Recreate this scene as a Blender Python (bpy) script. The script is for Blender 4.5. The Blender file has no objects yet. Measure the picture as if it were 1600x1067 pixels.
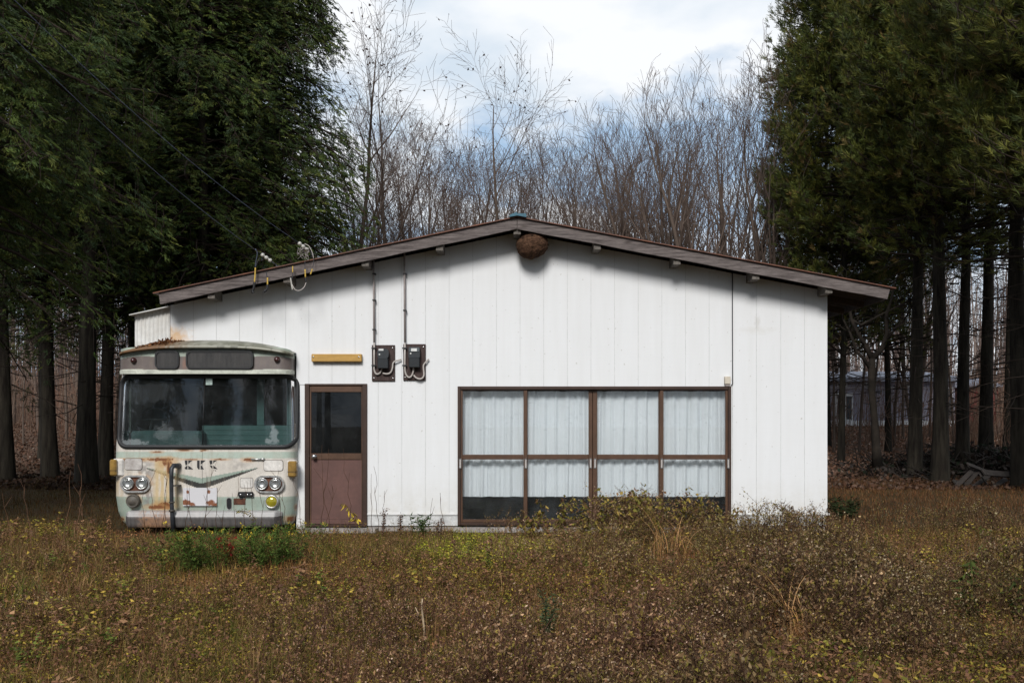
import bpy, math, random
import numpy as np
from mathutils import Vector, Matrix
R = math.radians
random.seed(7); rng = np.random.default_rng(7)
scn = bpy.context.scene
COL = scn.collection
CAMZ, HZ, F = 1.6, 650.0, 1600.0

def W(px, py, Y):
    return Vector(((px - 800) / F * Y, Y, CAMZ + (HZ - py) / F * Y))
def WX(px, Y): return (px - 800) / F * Y
def WZ(py, Y): return CAMZ + (HZ - py) / F * Y

# ------------------------------------------------------------------ noise
def _hash(ix, iy, seed):
    h = (ix.astype(np.int64) * 374761393 + iy.astype(np.int64) * 668265263 + seed * 974711) & 0x7fffffff
    h = ((h ^ (h >> 13)) * 1274126177) & 0x7fffffff
    return ((h ^ (h >> 16)) & 0xffff) / 65535.0
def vnoise(x, y, s=1.0, seed=0):
    x = np.asarray(x, float) * s; y = np.asarray(y, float) * s
    ix = np.floor(x); iy = np.floor(y); fx = x - ix; fy = y - iy
    fx = fx * fx * (3 - 2 * fx); fy = fy * fy * (3 - 2 * fy)
    a = _hash(ix, iy, seed); b = _hash(ix + 1, iy, seed); c = _hash(ix, iy + 1, seed); d = _hash(ix + 1, iy + 1, seed)
    return (a * (1 - fx) + b * fx) * (1 - fy) + (c * (1 - fx) + d * fx) * fy
def fbm(x, y, s=1.0, seed=0, o=4):
    t = 0; a = .5
    for k in range(o):
        t = t + a * vnoise(x, y, s * 2 ** k, seed + k * 17); a *= .5
    return t / (1 - .5 ** o)
def sstep(a, b, x):
    t = np.clip((np.asarray(x, float) - a) / (b - a), 0, 1); return t * t * (3 - 2 * t)

def gz(x, y):
    x = np.asarray(x, float); y = np.asarray(y, float)
    z = 1.15 * sstep(22, 46, y) + 7.0 * sstep(70, 170, y)
    z = z + (fbm(x, y, .35, 5, 3) - .5) * .12 + (fbm(x + 31, y, .08, 9, 2) - .5) * .5 * sstep(24, 40, y)
    near = 1 - sstep(13.6, 14.4, y) * (1 - sstep(23, 24.5, y)) * sstep(-6.2, -5.4, x) * (1 - sstep(5.0, 5.8, x))
    return z * near - .03 * (1 - near)
def gzs(x, y): return float(gz(np.array([x]), np.array([y]))[0])

# ------------------------------------------------------------------ materials
def newmat(name):
    m = bpy.data.materials.new(name); m.use_nodes = True
    nt = m.node_tree; b = nt.nodes['Principled BSDF']
    return m, nt, b
def setspec(b, v):
    b.inputs['Specular IOR Level'].default_value = v
def noise(nt, co, scale, detail=4, rough=.55):
    n = nt.nodes.new('ShaderNodeTexNoise'); n.inputs['Scale'].default_value = scale
    n.inputs['Detail'].default_value = detail; n.inputs['Roughness'].default_value = rough
    if co is not None: nt.links.new(co, n.inputs['Vector'])
    return n.outputs['Fac']
def mapr(nt, s, a, b, c=0., d=1.):
    n = nt.nodes.new('ShaderNodeMapRange'); nt.links.new(s, n.inputs[0])
    for i, v in enumerate((a, b, c, d)): n.inputs[i + 1].default_value = v
    return n.outputs[0]
def mixc(nt, f, a, b, mode='MIX'):
    n = nt.nodes.new('ShaderNodeMix'); n.data_type = 'RGBA'; n.blend_type = mode
    for s, v in ((0, f), (6, a), (7, b)):
        if isinstance(v, (int, float)): n.inputs[s].default_value = v
        elif isinstance(v, (tuple, list)): n.inputs[s].default_value = (*v[:3], 1)
        else: nt.links.new(v, n.inputs[s])
    return n.outputs[2]
def math_(nt, op, a, b=None):
    n = nt.nodes.new('ShaderNodeMath'); n.operation = op
    for i, v in enumerate((a, b)):
        if v is None: continue
        if isinstance(v, (int, float)): n.inputs[i].default_value = v
        else: nt.links.new(v, n.inputs[i])
    return n.outputs[0]
def coords(nt, stretch=(1, 1, 1), kind='Object', loc=(0, 0, 0)):
    tc = nt.nodes.new('ShaderNodeTexCoord'); mp = nt.nodes.new('ShaderNodeMapping')
    mp.inputs['Scale'].default_value = stretch; mp.inputs['Location'].default_value = loc
    nt.links.new(tc.outputs[kind], mp.inputs['Vector']); return mp.outputs[0]
def bump(nt, b, h, strength=.3, dist=.01):
    n = nt.nodes.new('ShaderNodeBump'); n.inputs['Strength'].default_value = strength
    n.inputs['Distance'].default_value = dist
    nt.links.new(h, n.inputs['Height']); nt.links.new(n.outputs[0], b.inputs['Normal'])
def blob(nt, co, c, s, edge=.45, nz=None):
    v = nt.nodes.new('ShaderNodeVectorMath'); v.operation = 'SUBTRACT'; nt.links.new(co, v.inputs[0]); v.inputs[1].default_value = c
    w = nt.nodes.new('ShaderNodeVectorMath'); w.operation = 'DIVIDE'; nt.links.new(v.outputs[0], w.inputs[0]); w.inputs[1].default_value = s
    l = nt.nodes.new('ShaderNodeVectorMath'); l.operation = 'LENGTH'; nt.links.new(w.outputs[0], l.inputs[0])
    d = l.outputs['Value']
    if nz is not None: d = math_(nt, 'ADD', d, mapr(nt, nz, .3, .7, -.5, .5))
    return mapr(nt, d, 1, edge)
def pm(name, col, rough=.75, var=.2, scale=6, bmp=0., bscale=60, metal=0., spec=.4, stretch=(1, 1, 1), col2=None, lo=.35, hi=.65):
    m, nt, b = newmat(name)
    co = coords(nt, stretch)
    f = mapr(nt, noise(nt, co, scale, 5, .6), lo, hi)
    c1 = tuple(max(0, c * (1 - var)) for c in col); c2 = tuple(min(1, c * (1 + var)) for c in col)
    if col2: c1, c2 = col, col2
    c = mixc(nt, f, c1, c2)
    c = mixc(nt, mapr(nt, noise(nt, co, scale * 7, 3), .3, .7, 0, .35), c, tuple(x * .6 for x in c1))
    nt.links.new(c, b.inputs['Base Color'])
    b.inputs['Roughness'].default_value = rough; b.inputs['Metallic'].default_value = metal; setspec(b, spec)
    if bmp: bump(nt, b, noise(nt, co, bscale, 4), bmp)
    return m
def colmat(name, rough=.8, spec=.25, bmp=0, bscale=80, metal=0, grain=0., trans=0., gain=None):
    m, nt, b = newmat(name)
    a = nt.nodes.new('ShaderNodeAttribute'); a.attribute_name = 'Col'
    c = a.outputs['Color']
    if gain: c = mixc(nt, 1.0, c, gain, 'MULTIPLY')
    if grain:
        co = coords(nt); c = mixc(nt, mapr(nt, noise(nt, co, 45, 5, .7), .35, .7, 0, grain), c, (0.06, .05, .035))
    nt.links.new(c, b.inputs['Base Color']); b.inputs['Roughness'].default_value = rough; setspec(b, spec)
    b.inputs['Metallic'].default_value = metal
    if bmp: bump(nt, b, noise(nt, coords(nt), bscale, 4), bmp)
    if trans:
        tr = nt.nodes.new('ShaderNodeBsdfTranslucent'); nt.links.new(c, tr.inputs['Color'])
        mx = nt.nodes.new('ShaderNodeMixShader'); mx.inputs[0].default_value = trans
        out = nt.nodes['Material Output']
        nt.links.new(b.outputs[0], mx.inputs[1]); nt.links.new(tr.outputs[0], mx.inputs[2]); nt.links.new(mx.outputs[0], out.inputs['Surface'])
    return m
def glassmat(name, tint=(.9, .95, .95), refl=.06, dirt=.1, patches=()):
    m, nt, b = newmat(name); nt.nodes.remove(b)
    out = nt.nodes['Material Output']
    tr = nt.nodes.new('ShaderNodeBsdfTransparent'); tr.inputs[0].default_value = (*tint, 1)
    gl = nt.nodes.new('ShaderNodeBsdfGlossy'); gl.inputs['Roughness'].default_value = .01; gl.inputs[0].default_value = (1, 1, 1, 1)
    df = nt.nodes.new('ShaderNodeBsdfDiffuse'); df.inputs[0].default_value = (.42, .45, .46, 1)
    lw = nt.nodes.new('ShaderNodeFresnel'); lw.inputs[0].default_value = 1.5
    co = coords(nt)
    n1 = noise(nt, co, 3, 6, .65)
    fr = math_(nt, 'ADD', math_(nt, 'MULTIPLY', lw.outputs[0], 1.0), refl)
    m1 = nt.nodes.new('ShaderNodeMixShader'); nt.links.new(fr, m1.inputs[0]); nt.links.new(tr.outputs[0], m1.inputs[1]); nt.links.new(gl.outputs[0], m1.inputs[2])
    d = mapr(nt, n1, .4, .75, dirt * .3, dirt)
    nz = noise(nt, co, 14, 5, .7)
    for c, s, a in patches:
        k = blob(nt, co, c, s, .6, nz); k = math_(nt, 'MULTIPLY', k, a); d = math_(nt, 'MAXIMUM', d, k)
    m2 = nt.nodes.new('ShaderNodeMixShader'); nt.links.new(d, m2.inputs[0]); nt.links.new(m1.outputs[0], m2.inputs[1]); nt.links.new(df.outputs[0], m2.inputs[2])
    nt.links.new(m2.outputs[0], out.inputs['Surface'])
    return m

# ------------------------------------------------------------------ object helpers
def tag(o, label=None, cat=None, group=None, kind=None):
    if label: o['label'] = label
    if cat: o['category'] = cat
    if group: o['group'] = group
    if kind: o['kind'] = kind
    return o
def empty(name, loc, label=None, cat=None, group=None):
    o = bpy.data.objects.new(name, None); COL.objects.link(o); o.location = loc; o.empty_display_size = .2
    return tag(o, label, cat, group)
def rootloc(p):
    while p.parent: p = p.parent
    return Vector(p.location)
def link_mesh(name, me, parent=None, loc=None):
    o = bpy.data.objects.new(name, me); COL.objects.link(o)
    if parent is not None: o.parent = parent
    elif loc is not None: o.location = loc
    return o
def fix_uv(me): pass
def np_mesh(name, V, Fc, mats, cols=None, parent=None, loc=None, smooth=False, midx=None, local=False):
    """V (N,3) world coords, Fc (M,k) uniform faces."""
    V = np.asarray(V, np.float32).reshape(-1, 3).copy(); Fc = np.asarray(Fc, np.int32)
    off = Vector((0, 0, 0))
    if not local:
        if parent is not None: off = rootloc(parent)
        elif loc is not None: off = Vector(loc)
    V -= np.array(off, np.float32)
    me = bpy.data.meshes.new(name)
    k = Fc.shape[1]; M = Fc.shape[0]
    me.vertices.add(len(V)); me.vertices.foreach_set('co', V.ravel())
    me.loops.add(M * k); me.loops.foreach_set('vertex_index', Fc.ravel())
    me.polygons.add(M); me.polygons.foreach_set('loop_start', np.arange(0, M * k, k, dtype=np.int32))
    if midx is not None: me.polygons.foreach_set('material_index', np.asarray(midx, np.int32))
    if smooth: me.polygons.foreach_set('use_smooth', np.ones(M, bool))
    for m in (mats if isinstance(mats, (list, tuple)) else [mats]): me.materials.append(m)
    if cols is not None:
        c = np.ones((len(V), 4), np.float32); c[:, :3] = np.clip(cols, 0, 1)
        a = me.color_attributes.new('Col', 'FLOAT_COLOR', 'POINT'); a.data.foreach_set('color', c.ravel())
    me.update(calc_edges=True); me.validate(clean_customdata=False)
    return link_mesh(name, me, parent, loc)

class MB:
    def __init__(s): s.v = []; s.f = []; s.m = []; s.sm = []
    def add(s, vs, fs, m=0, sm=False):
        b = len(s.v); s.v += [tuple(v) for v in vs]
        for f in fs: s.f.append([b + i for i in f]); s.m.append(m); s.sm.append(sm)
        return s
    def box(s, x0, x1, y0, y1, z0, z1, m=0, bev=0.):
        if bev > 0:
            bev = min(bev, (x1 - x0) / 2.1, (y1 - y0) / 2.1, (z1 - z0) / 2.1)
            vs = []
            idx = {}
            for a in (0, 1):
                for b in (0, 1):
                    for c in (0, 1):
                        X = (x0, x1)[a]; Y = (y0, y1)[b]; Z = (z0, z1)[c]
                        dx = bev * (1 - 2 * a); dy = bev * (1 - 2 * b); dz = bev * (1 - 2 * c)
                        idx[a, b, c] = len(vs)
                        vs += [(X, Y + dy, Z + dz), (X + dx, Y, Z + dz), (X + dx, Y + dy, Z)]
            fs = []
            g = lambda a, b, c, k: idx[a, b, c] + k
            for a in (0, 1): fs.append([g(a, 0, 0, 0), g(a, 1, 0, 0), g(a, 1, 1, 0), g(a, 0, 1, 0)][::(-1 if a == 0 else 1)])
            for b in (0, 1): fs.append([g(0, b, 0, 1), g(1, b, 0, 1), g(1, b, 1, 1), g(0, b, 1, 1)][::(1 if b == 0 else -1)])
            for c in (0, 1): fs.append([g(0, 0, c, 2), g(1, 0, c, 2), g(1, 1, c, 2), g(0, 1, c, 2)][::(-1 if c == 0 else 1)])
            for b in (0, 1):
                for c in (0, 1): fs.append([g(0, b, c, 1), g(1, b, c, 1), g(1, b, c, 2), g(0, b, c, 2)])
            for a in (0, 1):
                for c in (0, 1): fs.append([g(a, 0, c, 0), g(a, 1, c, 0), g(a, 1, c, 2), g(a, 0, c, 2)])
            for a in (0, 1):
                for b in (0, 1): fs.append([g(a, b, 0, 0), g(a, b, 1, 0), g(a, b, 1, 1), g(a, b, 0, 1)])
            for k in idx: fs.append([idx[k], idx[k] + 1, idx[k] + 2])
            return s.add(vs, fs, m)
        vs = [(x, y, z) for x in (x0, x1) for y in (y0, y1) for z in (z0, z1)]
        return s.add(vs, [(0, 1, 3, 2), (4, 6, 7, 5), (0, 4, 5, 1), (2, 3, 7, 6), (0, 2, 6, 4), (1, 5, 7, 3)], m)
    def beam(s, p0, p1, w, h, m=0, up=(0, 0, 1)):
        p0 = Vector(p0); p1 = Vector(p1); d = (p1 - p0).normalized(); u = Vector(up)
        sd = d.cross(u).normalized(); u = sd.cross(d)
        vs = [p + sd * a * w / 2 + u * b * h / 2 for p in (p0, p1) for a, b in ((-1, -1), (1, -1), (1, 1), (-1, 1))]
        return s.add(vs, [(0, 1, 2, 3), (4, 7, 6, 5), (0, 4, 5, 1), (1, 5, 6, 2), (2, 6, 7, 3), (3, 7, 4, 0)], m)
    def tube(s, pts, r, n=8, m=0, sm=True, cap=True):
        pts = [Vector(p) for p in pts]; N = len(pts)
        rs = r if isinstance(r, (list, tuple)) else [r] * N
        vs = []; ref = None
        for i, p in enumerate(pts):
            d = (pts[min(i + 1, N - 1)] - pts[max(i - 1, 0)]).normalized()
            if ref is None: ref = d.orthogonal().normalized()
            a = (ref - d * ref.dot(d)).normalized(); ref = a; b = d.cross(a)
            vs += [p + (a * math.cos(2 * math.pi * k / n) + b * math.sin(2 * math.pi * k / n)) * rs[i] for k in range(n)]
        fs = [(i * n + k, i * n + (k + 1) % n, (i + 1) * n + (k + 1) % n, (i + 1) * n + k) for i in range(N - 1) for k in range(n)]
        s.add(vs, fs, m, sm)
        if cap:
            b = len(s.v) - len(vs)
            s.f.append([b + k for k in range(n)][::-1]); s.m.append(m); s.sm.append(False)
            s.f.append([b + (N - 1) * n + k for k in range(n)]); s.m.append(m); s.sm.append(False)
        return s
    def prism(s, poly, y0, y1, m=0, sm=False):
        """poly: list of (x,z), extruded along y"""
        n = len(poly)
        vs = [(x, y0, z) for x, z in poly] + [(x, y1, z) for x, z in poly]
        fs = [list(range(n)), list(range(2 * n - 1, n - 1, -1))] + [(k, (k + 1) % n, n + (k + 1) % n, n + k) for k in range(n)]
        return s.add(vs, fs, m, sm)
    def ring(s, outer, inner, y0, y1, m=0):
        """frame between two equal-length xz loops"""
        n = len(outer)
        vs = [(x, y0, z) for x, z in outer] + [(x, y0, z) for x, z in inner] + [(x, y1, z) for x, z in outer] + [(x, y1, z) for x, z in inner]
        fs = []
        for k in range(n):
            j = (k + 1) % n
            fs += [(k, j, n + j, n + k), (2 * n + k, 3 * n + k, 3 * n + j, 2 * n + j), (k, 2 * n + k, 2 * n + j, j), (n + k, n + j, 3 * n + j, 3 * n + k)]
        return s.add(vs, fs, m)
    def lathe(s, c, prof, n=20, m=0, axis='-y'):
        """prof: (r, d) with d the distance towards the viewer (-y)"""
        vs = []
        for r, d in prof:
            for k in range(n):
                a = 2 * math.pi * k / n
                vs.append((c[0] + r * math.cos(a), c[1] - d, c[2] + r * math.sin(a)))
        fs = [(i * n + k, i * n + (k + 1) % n, (i + 1) * n + (k + 1) % n, (i + 1) * n + k) for i in range(len(prof) - 1) for k in range(n)]
        fs.append(list(range((len(prof) - 1) * n, len(prof) * n)))
        return s.add(vs, fs, m, True)
    def build(s, name, mats, parent=None, loc=None, local=False):
        off = Vector((0, 0, 0))
        if not local:
            if parent is not None: off = rootloc(parent)
            elif loc is not None: off = Vector(loc)
        me = bpy.data.meshes.new(name)
        me.from_pydata([(a - off.x, b - off.y, c - off.z) for a, b, c in s.v], [], s.f)
        for m in (mats if isinstance(mats, (list, tuple)) else [mats]): me.materials.append(m)
        me.polygons.foreach_set('material_index', s.m); me.polygons.foreach_set('use_smooth', s.sm)
        me.update()
        return link_mesh(name, me, parent, loc)
def rrect(cx, cz, hw, hh, r, n=6):
    out = []
    for sx, sz, a0 in ((1, 1, 0), (-1, 1, 90), (-1, -1, 180), (1, -1, 270)):
        for k in range(n + 1):
            a = R(a0 + 90 * k / n); out.append((cx + sx * (hw - r) + r * math.cos(a), cz + sz * (hh - r) + r * math.sin(a)))
    return out
def copy_tree(o, parent=None):
    c = o.copy(); COL.objects.link(c)
    if parent is not None: c.parent = parent
    for ch in list(o.children): copy_tree(ch, c)
    return c
def grid_mesh(name, P, mats, cols=None, parent=None, keep=None, smooth=True, loc=None):
    nu, nv = P.shape[:2]
    i, j = np.meshgrid(np.arange(nu - 1), np.arange(nv - 1), indexing='ij')
    a = i * nv + j
    Fq = np.stack([a, a + nv, a + nv + 1, a + 1], -1)
    Fq = Fq[keep] if keep is not None else Fq.reshape(-1, 4)
    return np_mesh(name, P.reshape(-1, 3), Fq.reshape(-1, 4), mats, None if cols is None else cols.reshape(-1, 3), parent, loc, smooth)

# ------------------------------------------------------------------ camera, sky, sun
cam = bpy.data.objects.new('camera', bpy.data.cameras.new('camera')); COL.objects.link(cam)
cam.location = (0, 0, CAMZ); cam.rotation_euler = (R(90), 0, 0)
cam.data.lens = 36; cam.data.sensor_width = 36; cam.data.shift_y = (HZ - 533.5) / 1600
cam.data.clip_end = 2000; scn.camera = cam
scn.view_settings.view_transform = 'Standard'; scn.view_settings.look = 'None'; scn.view_settings.exposure = EXPO = 0.0
SUN_EL = 35
wd = bpy.data.worlds.new('World'); scn.world = wd; wd.use_nodes = True
nt = wd.node_tree; bg = nt.nodes['Background']
sky = nt.nodes.new('ShaderNodeTexSky'); sky.sky_type = 'NISHITA'; sky.sun_disc = False
sky.sun_elevation = R(SUN_EL); sky.sun_rotation = R(188); sky.air_density = 1.2; sky.dust_density = .8; sky.ozone_density = 2.0
co = coords(nt, (1, 1, 1), 'Generated')
sp = nt.nodes.new('ShaderNodeSeparateXYZ'); nt.links.new(co, sp.inputs[0])
zz = math_(nt, 'ADD', math_(nt, 'MAXIMUM', sp.outputs[2], 0.0), .22)
dv = nt.nodes.new('ShaderNodeCombineXYZ')
nt.links.new(math_(nt, 'DIVIDE', sp.outputs[0], zz), dv.inputs[0]); nt.links.new(math_(nt, 'DIVIDE', sp.outputs[1], zz), dv.inputs[1])
dv.inputs[2].default_value = 3.7
n1 = noise(nt, dv.outputs[0], 2.3, 7, .55)
cl = mapr(nt, math_(nt, 'ADD', n1, mapr(nt, sp.outputs[2], .10, .34, .02, .055)), .43, .57)
n2 = noise(nt, dv.outputs[0], 3.1, 5, .5)
cloud = mixc(nt, mapr(nt, n2, .38, .58), (8.6, 9.9, 11.3), (12.4, 12.7, 13.1))
blue = mixc(nt, .88, sky.outputs[0], (5.6, 7.8, 10.6))
skyc = mixc(nt, cl, blue, cloud)
nt.links.new(skyc, bg.inputs['Color']); bg.inputs['Strength'].default_value = 0.079
sl = bpy.data.lights.new('sun', 'SUN'); sl.energy = 3.8; sl.angle = R(18); sl.color = (1, .98, .955)
so = bpy.data.objects.new('sun', sl); COL.objects.link(so); so.rotation_euler = (R(90 - SUN_EL), 0, R(-8)); so.location = (0, -10, 20)

# ------------------------------------------------------------------ materials
M = {}
m, nt, b = newmat('white_siding'); M['siding'] = m
co = coords(nt)
st = noise(nt, coords(nt, (6, 6, .5)), 1.2, 5, .6)
c = mixc(nt, mapr(nt, st, .35, .75), (.63, .633, .635), (.60, .60, .596))
c = mixc(nt, mapr(nt, noise(nt, coords(nt, (1, 1, 25)), 1.5, 3), .45, .8, 0, .12), c, (.55, .55, .55))
c = mixc(nt, mapr(nt, noise(nt, co, 22, 2, .5), .70, .74, 0, .6), c, (.35, .32, .28))
nz = noise(nt, co, 7, 6, .7)
zs = nt.nodes.new('ShaderNodeSeparateXYZ'); nt.links.new(co, zs.inputs[0])
splash = math_(nt, 'MULTIPLY', mapr(nt, zs.outputs[2], .2, .75, .45, 0), mapr(nt, nz, .3, .7))
c = mixc(nt, splash, c, (.42, .38, .30))
k = blob(nt, co, (WX(272, 14.5) + .2, 0, WZ(530, 14.5)), (.30, 5, .22), .1, nz)
HOUSE0 = Vector((-.2, 14.5, 0))
rust_nodes = k
c = mixc(nt, math_(nt, 'MULTIPLY', k, .75), c, (.50, .27, .07))
k2 = blob(nt, co, (WX(1183, 14.5) + .2, 0, WZ(516, 14.5)), (.35, 5, .07), .2, nz)
c = mixc(nt, math_(nt, 'MULTIPLY', k2, .28), c, (.5, .47, .42))
k3 = blob(nt, co, (WX(1183, 14.5) + .2, 0, WZ(503, 14.5)), (.05, 5, .16), .2, nz)
c = mixc(nt, math_(nt, 'MULTIPLY', k3, .35), c, (.4, .37, .33))
nt.links.new(c, b.inputs['Base Color']); b.inputs['Roughness'].default_value = .55; setspec(b, .3)
bump(nt, b, noise(nt, coords(nt, (3, 3, .6)), 3, 3), .12, .03)
M['concrete'] = pm('concrete', (.31, .285, .265), .9, .2, 4, .3)
M['seam'] = pm('seam_dark', (.5, .5, .49), .9)
# weathered grey timber with grain along x
def woodmat(name, c1, c2, stretch=(1.2, 18, 18)):
    m, nt, b = newmat(name)
    co = coords(nt, stretch)
    w = noise(nt, co, 2.2, 8, .68)
    c = mixc(nt, mapr(nt, w, .32, .68), c1, c2)
    g = noise(nt, coords(nt, tuple(x * 2.2 for x in stretch)), 5, 4, .7)
    c = mixc(nt, mapr(nt, g, .5, .72, 0, .6), c, tuple(x * .3 for x in c1))
    kn = nt.nodes.new('ShaderNodeTexVoronoi'); kn.inputs['Scale'].default_value = 1.3
    nt.links.new(coords(nt, (1, 1, 3)), kn.inputs['Vector'])
    c = mixc(nt, mapr(nt, kn.outputs['Distance'], .02, .10, .75, 0), c, (.03, .022, .018))
    nt.links.new(c, b.inputs['Base Color']); b.inputs['Roughness'].default_value = .9; setspec(b, .2)
    bump(nt, b, w, .5, .01); return m
M['barge'] = woodmat('weathered_timber', (.045, .036, .034), (.19, .16, .15))
M['purlin'] = woodmat('pale_timber', (.08, .07, .06), (.19, .17, .15), (10, 1.5, 10))
M['soffit'] = woodmat('dark_soffit_boards', (.05, .035, .025), (.10, .07, .05), (12, 1, 12))
M['roof'] = pm('rusty_roof_sheet', (.075, .03, .018), .6, .4, 5, .2, col2=(.16, .055, .025))
M['blue'] = pm('blue_ridge_metal', (.022, .10, .145), .5, .3, 12)
M['frame'] = pm('brown_aluminium', (.085, .043, .024), .42, .18, 5, spec=.5, metal=.25)
M['frame2'] = pm('brown_aluminium_dark', (.045, .024, .016), .42, .18, 5, spec=.5, metal=.25)
M['doorpanel'] = pm('dusty_rose_panel', (.098, .046, .037), .6, .16, 2.5, .05)
M['black'] = pm('black_rubber', (.012, .012, .013), .55, .3)
M['dark'] = pm('dark_interior', (.02, .018, .016), .9)
M['steel'] = pm('bright_steel', (.6, .6, .6), .25, .1, metal=1)
M['glass_d'] = glassmat('dark_door_glass', (.06, .065, .07), -.015, .04)
M['glass_w'] = glassmat('window_glass', (.95, .965, .97), -.02, .05, [((0, 0, -.8), (.6, .5, .25), .12)])
m, nt, b = newmat('net_curtain'); M['curtain'] = m
co = coords(nt, (1, 1, 1))
cr = noise(nt, coords(nt, (9, 1, 70)), 1.5, 4, .6)
zn = nt.nodes.new('ShaderNodeSeparateXYZ'); nt.links.new(co, zn.inputs[0])
mk = math_(nt, 'MULTIPLY', mapr(nt, zn.outputs[2], -.05, .1), mapr(nt, noise(nt, co, 2.2, 2), .42, .6))
crk = math_(nt, 'MULTIPLY', mapr(nt, cr, .56, .66), mk)
c = mixc(nt, math_(nt, 'MULTIPLY', crk, .6), (.64, .655, .665), (.30, .315, .33))
nt.links.new(c, b.inputs['Base Color']); b.inputs['Roughness'].default_value = .9; setspec(b, .1)
M['ochre'] = pm('yellowed_plastic', (.42, .24, .055), .5, .12, 6, stretch=(1, 1, 6))
M['board'] = woodmat('dark_backboard', (.035, .024, .022), (.075, .052, .048), (12, 2, 2))
M['metergrey'] = pm('meter_casing', (.03, .034, .038), .35, .2)
M['meterblk'] = pm('meter_cover', (.012, .015, .018), .4, .2)
M['meterglass'] = pm('meter_window', (.10, .11, .115), .15, .2, spec=.8)
M['label'] = pm('paper_label', (.62, .62, .6), .7, .1)
M['conduit'] = pm('grey_conduit', (.30, .26, .245), .6, .15, 10)
M['conduit_w'] = pm('pale_conduit', (.40, .36, .33), .6, .12, 10)
M['beige'] = pm('beige_plastic', (.55, .49, .40), .6, .15)
M['ceramic'] = pm('white_ceramic', (.42, .40, .36), .25, .1, spec=.7)
M['yellow'] = pm('yellow_sleeve', (.50, .33, .06), .5, .2)
M['wire'] = pm('dark_wire', (.03, .03, .035), .6, .3)
M['wire_b'] = pm('blue_grey_wire', (.05, .06, .09), .5, .3)
M['corr'] = pm('white_corrugated', (.62, .62, .60), .6, .14, 3, col2=(.48, .46, .42))

# ------------------------------------------------------------------ the house
YW, YB, YBACK = 14.5, 14.07, 23.0
XL, XR = -4.84, WX(1293, YW)
APX, APZ = WX(808, YB), WZ(340, YB)
LX, LZ = WX(248, YB), WZ(457.5, YB)
RX, RZ = WX(1391, YB), WZ(450, YB)
def roofz(x):
    return APZ + (x - APX) * ((APZ - LZ) / (APX - LX) if x < APX else (RZ - APZ) / (RX - APX))
house = empty('white_house', HOUSE0, 'low white metal-sided house with a shallow gable roof and brown window frames', 'house')
SZ = WZ(803, YW)                    # siding bottom
dx0, dx1, dzt = WX(476.5, YW), WX(574, YW), WZ(599.5, YW)
wx0, wx1, wzt = WX(715, YW), WX(1142, YW), WZ(603.5, YW)
bx1, bzt = WX(463, YW), WZ(556, YW)    # opening filled by the bus
seams = [WX(266 + (591 - 266) / 9 * k, YW) for k in range(1, 9)] + [WX(591 + 36.93 * k, YW) for k in range(0, 15)] + [WX(q, YW) for q in (1144.8, 1181.8, 1219.9, 1257)]
w = MB()
edges = sorted(set([XL, XR] + seams))
gap = .0026
def strip(x0, x1, z0, zf):
    t0, t1 = (roofz(x0) - .13, roofz(x1) - .13) if zf is None else (zf, zf)
    if zf is None and x0 < APX < x1:
        poly = [(x0, z0), (x1, z0), (x1, t1), (APX, APZ - .13), (x0, t0)]
    else: poly = [(x0, z0), (x1, z0), (x1, t1), (x0, t0)]
    if x1 - x0 > .004: w.prism(poly, YW, YW + .018)
for a, b2 in zip(edges[:-1], edges[1:]):
    g1 = .009 if abs(b2 - WX(1144.8, YW)) < .01 else gap
    xs = [a + gap] + [q for q in (bx1, dx0, dx1, wx0, wx1) if a + gap < q < b2 - g1] + [b2 - g1]
    for p, q in zip(xs[:-1], xs[1:]):
        mid = (p + q) / 2
        if mid < bx1: strip(p, q, bzt, None)
        elif dx0 < mid < dx1: strip(p, q, dzt, None)
        elif wx0 < mid < wx1: strip(p, q, wzt, None)
        else: strip(p, q, SZ if mid > dx1 else .02, None)
w.build('front_wall', M['siding'], house)
bk = MB()                              # sheathing behind the seams, side and back walls
def pz(x): return roofz(x) - .135
bk.prism([(XL + .01, bzt), (bx1, bzt), (bx1, pz(bx1)), (XL + .01, pz(XL))], YW + .005, YW + .09)
bk.prism([(bx1, 0), (dx0, 0), (dx0, pz(dx0)), (bx1, pz(bx1))], YW + .0055, YW + .09)
bk.prism([(dx0, dzt), (dx1, dzt), (dx1, pz(dx1)), (dx0, pz(dx0))], YW + .005, YW + .09)
bk.prism([(dx1, 0.05), (wx0, 0.05), (wx0, pz(wx0)), (dx1, pz(dx1))], YW + .0055, YW + .09)
bk.prism([(wx0, wzt), (wx1, wzt), (wx1, pz(wx1)), (APX, APZ - .135), (wx0, pz(wx0))], YW + .005, YW + .09)
bk.prism([(wx1, 0.05), (XR - .02, 0.05), (XR - .02, pz(XR)), (wx1, pz(wx1))], YW + .0055, YW + .09)
bk.build('wall_sheathing', M['seam'], house)
sw = MB()
sw.box(XR - .12, XR, YW + .092, YBACK, .2, pz(XR) - .02)
sw.box(XL, XL + .1, YW + .092, YBACK, 2.62, pz(XL))
sw.box(XL, XL + .1, 20.2, YBACK, 0, 2.617)
sw.prism([(XL, 0), (XR, 0), (XR, pz(XR)), (APX, APZ - .14), (XL, pz(XL))], YBACK + .003, YBACK + .1)
sw.build('side_wall', M['siding'], house)
fd = MB()
for a, b2 in ((dx1 + .003, wx0 - .003), (wx1 + .003, XR - .03)): fd.box(a, b2, YW + .035, YW + .2, -.3, SZ - .012)
fd.box(bx1 + .05, WX(590, YW), YW - .22, YW + .015, -.3, WZ(824, YW))
fd.box(wx0 - .05, wx1 + .05, YW - .12, YW + .015, -.3, WZ(823, YW))
fd.box(XR - .15, XR - .03, YW + .203, YBACK, -.3, .2)
fd.build('foundation', M['concrete'], house)
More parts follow.
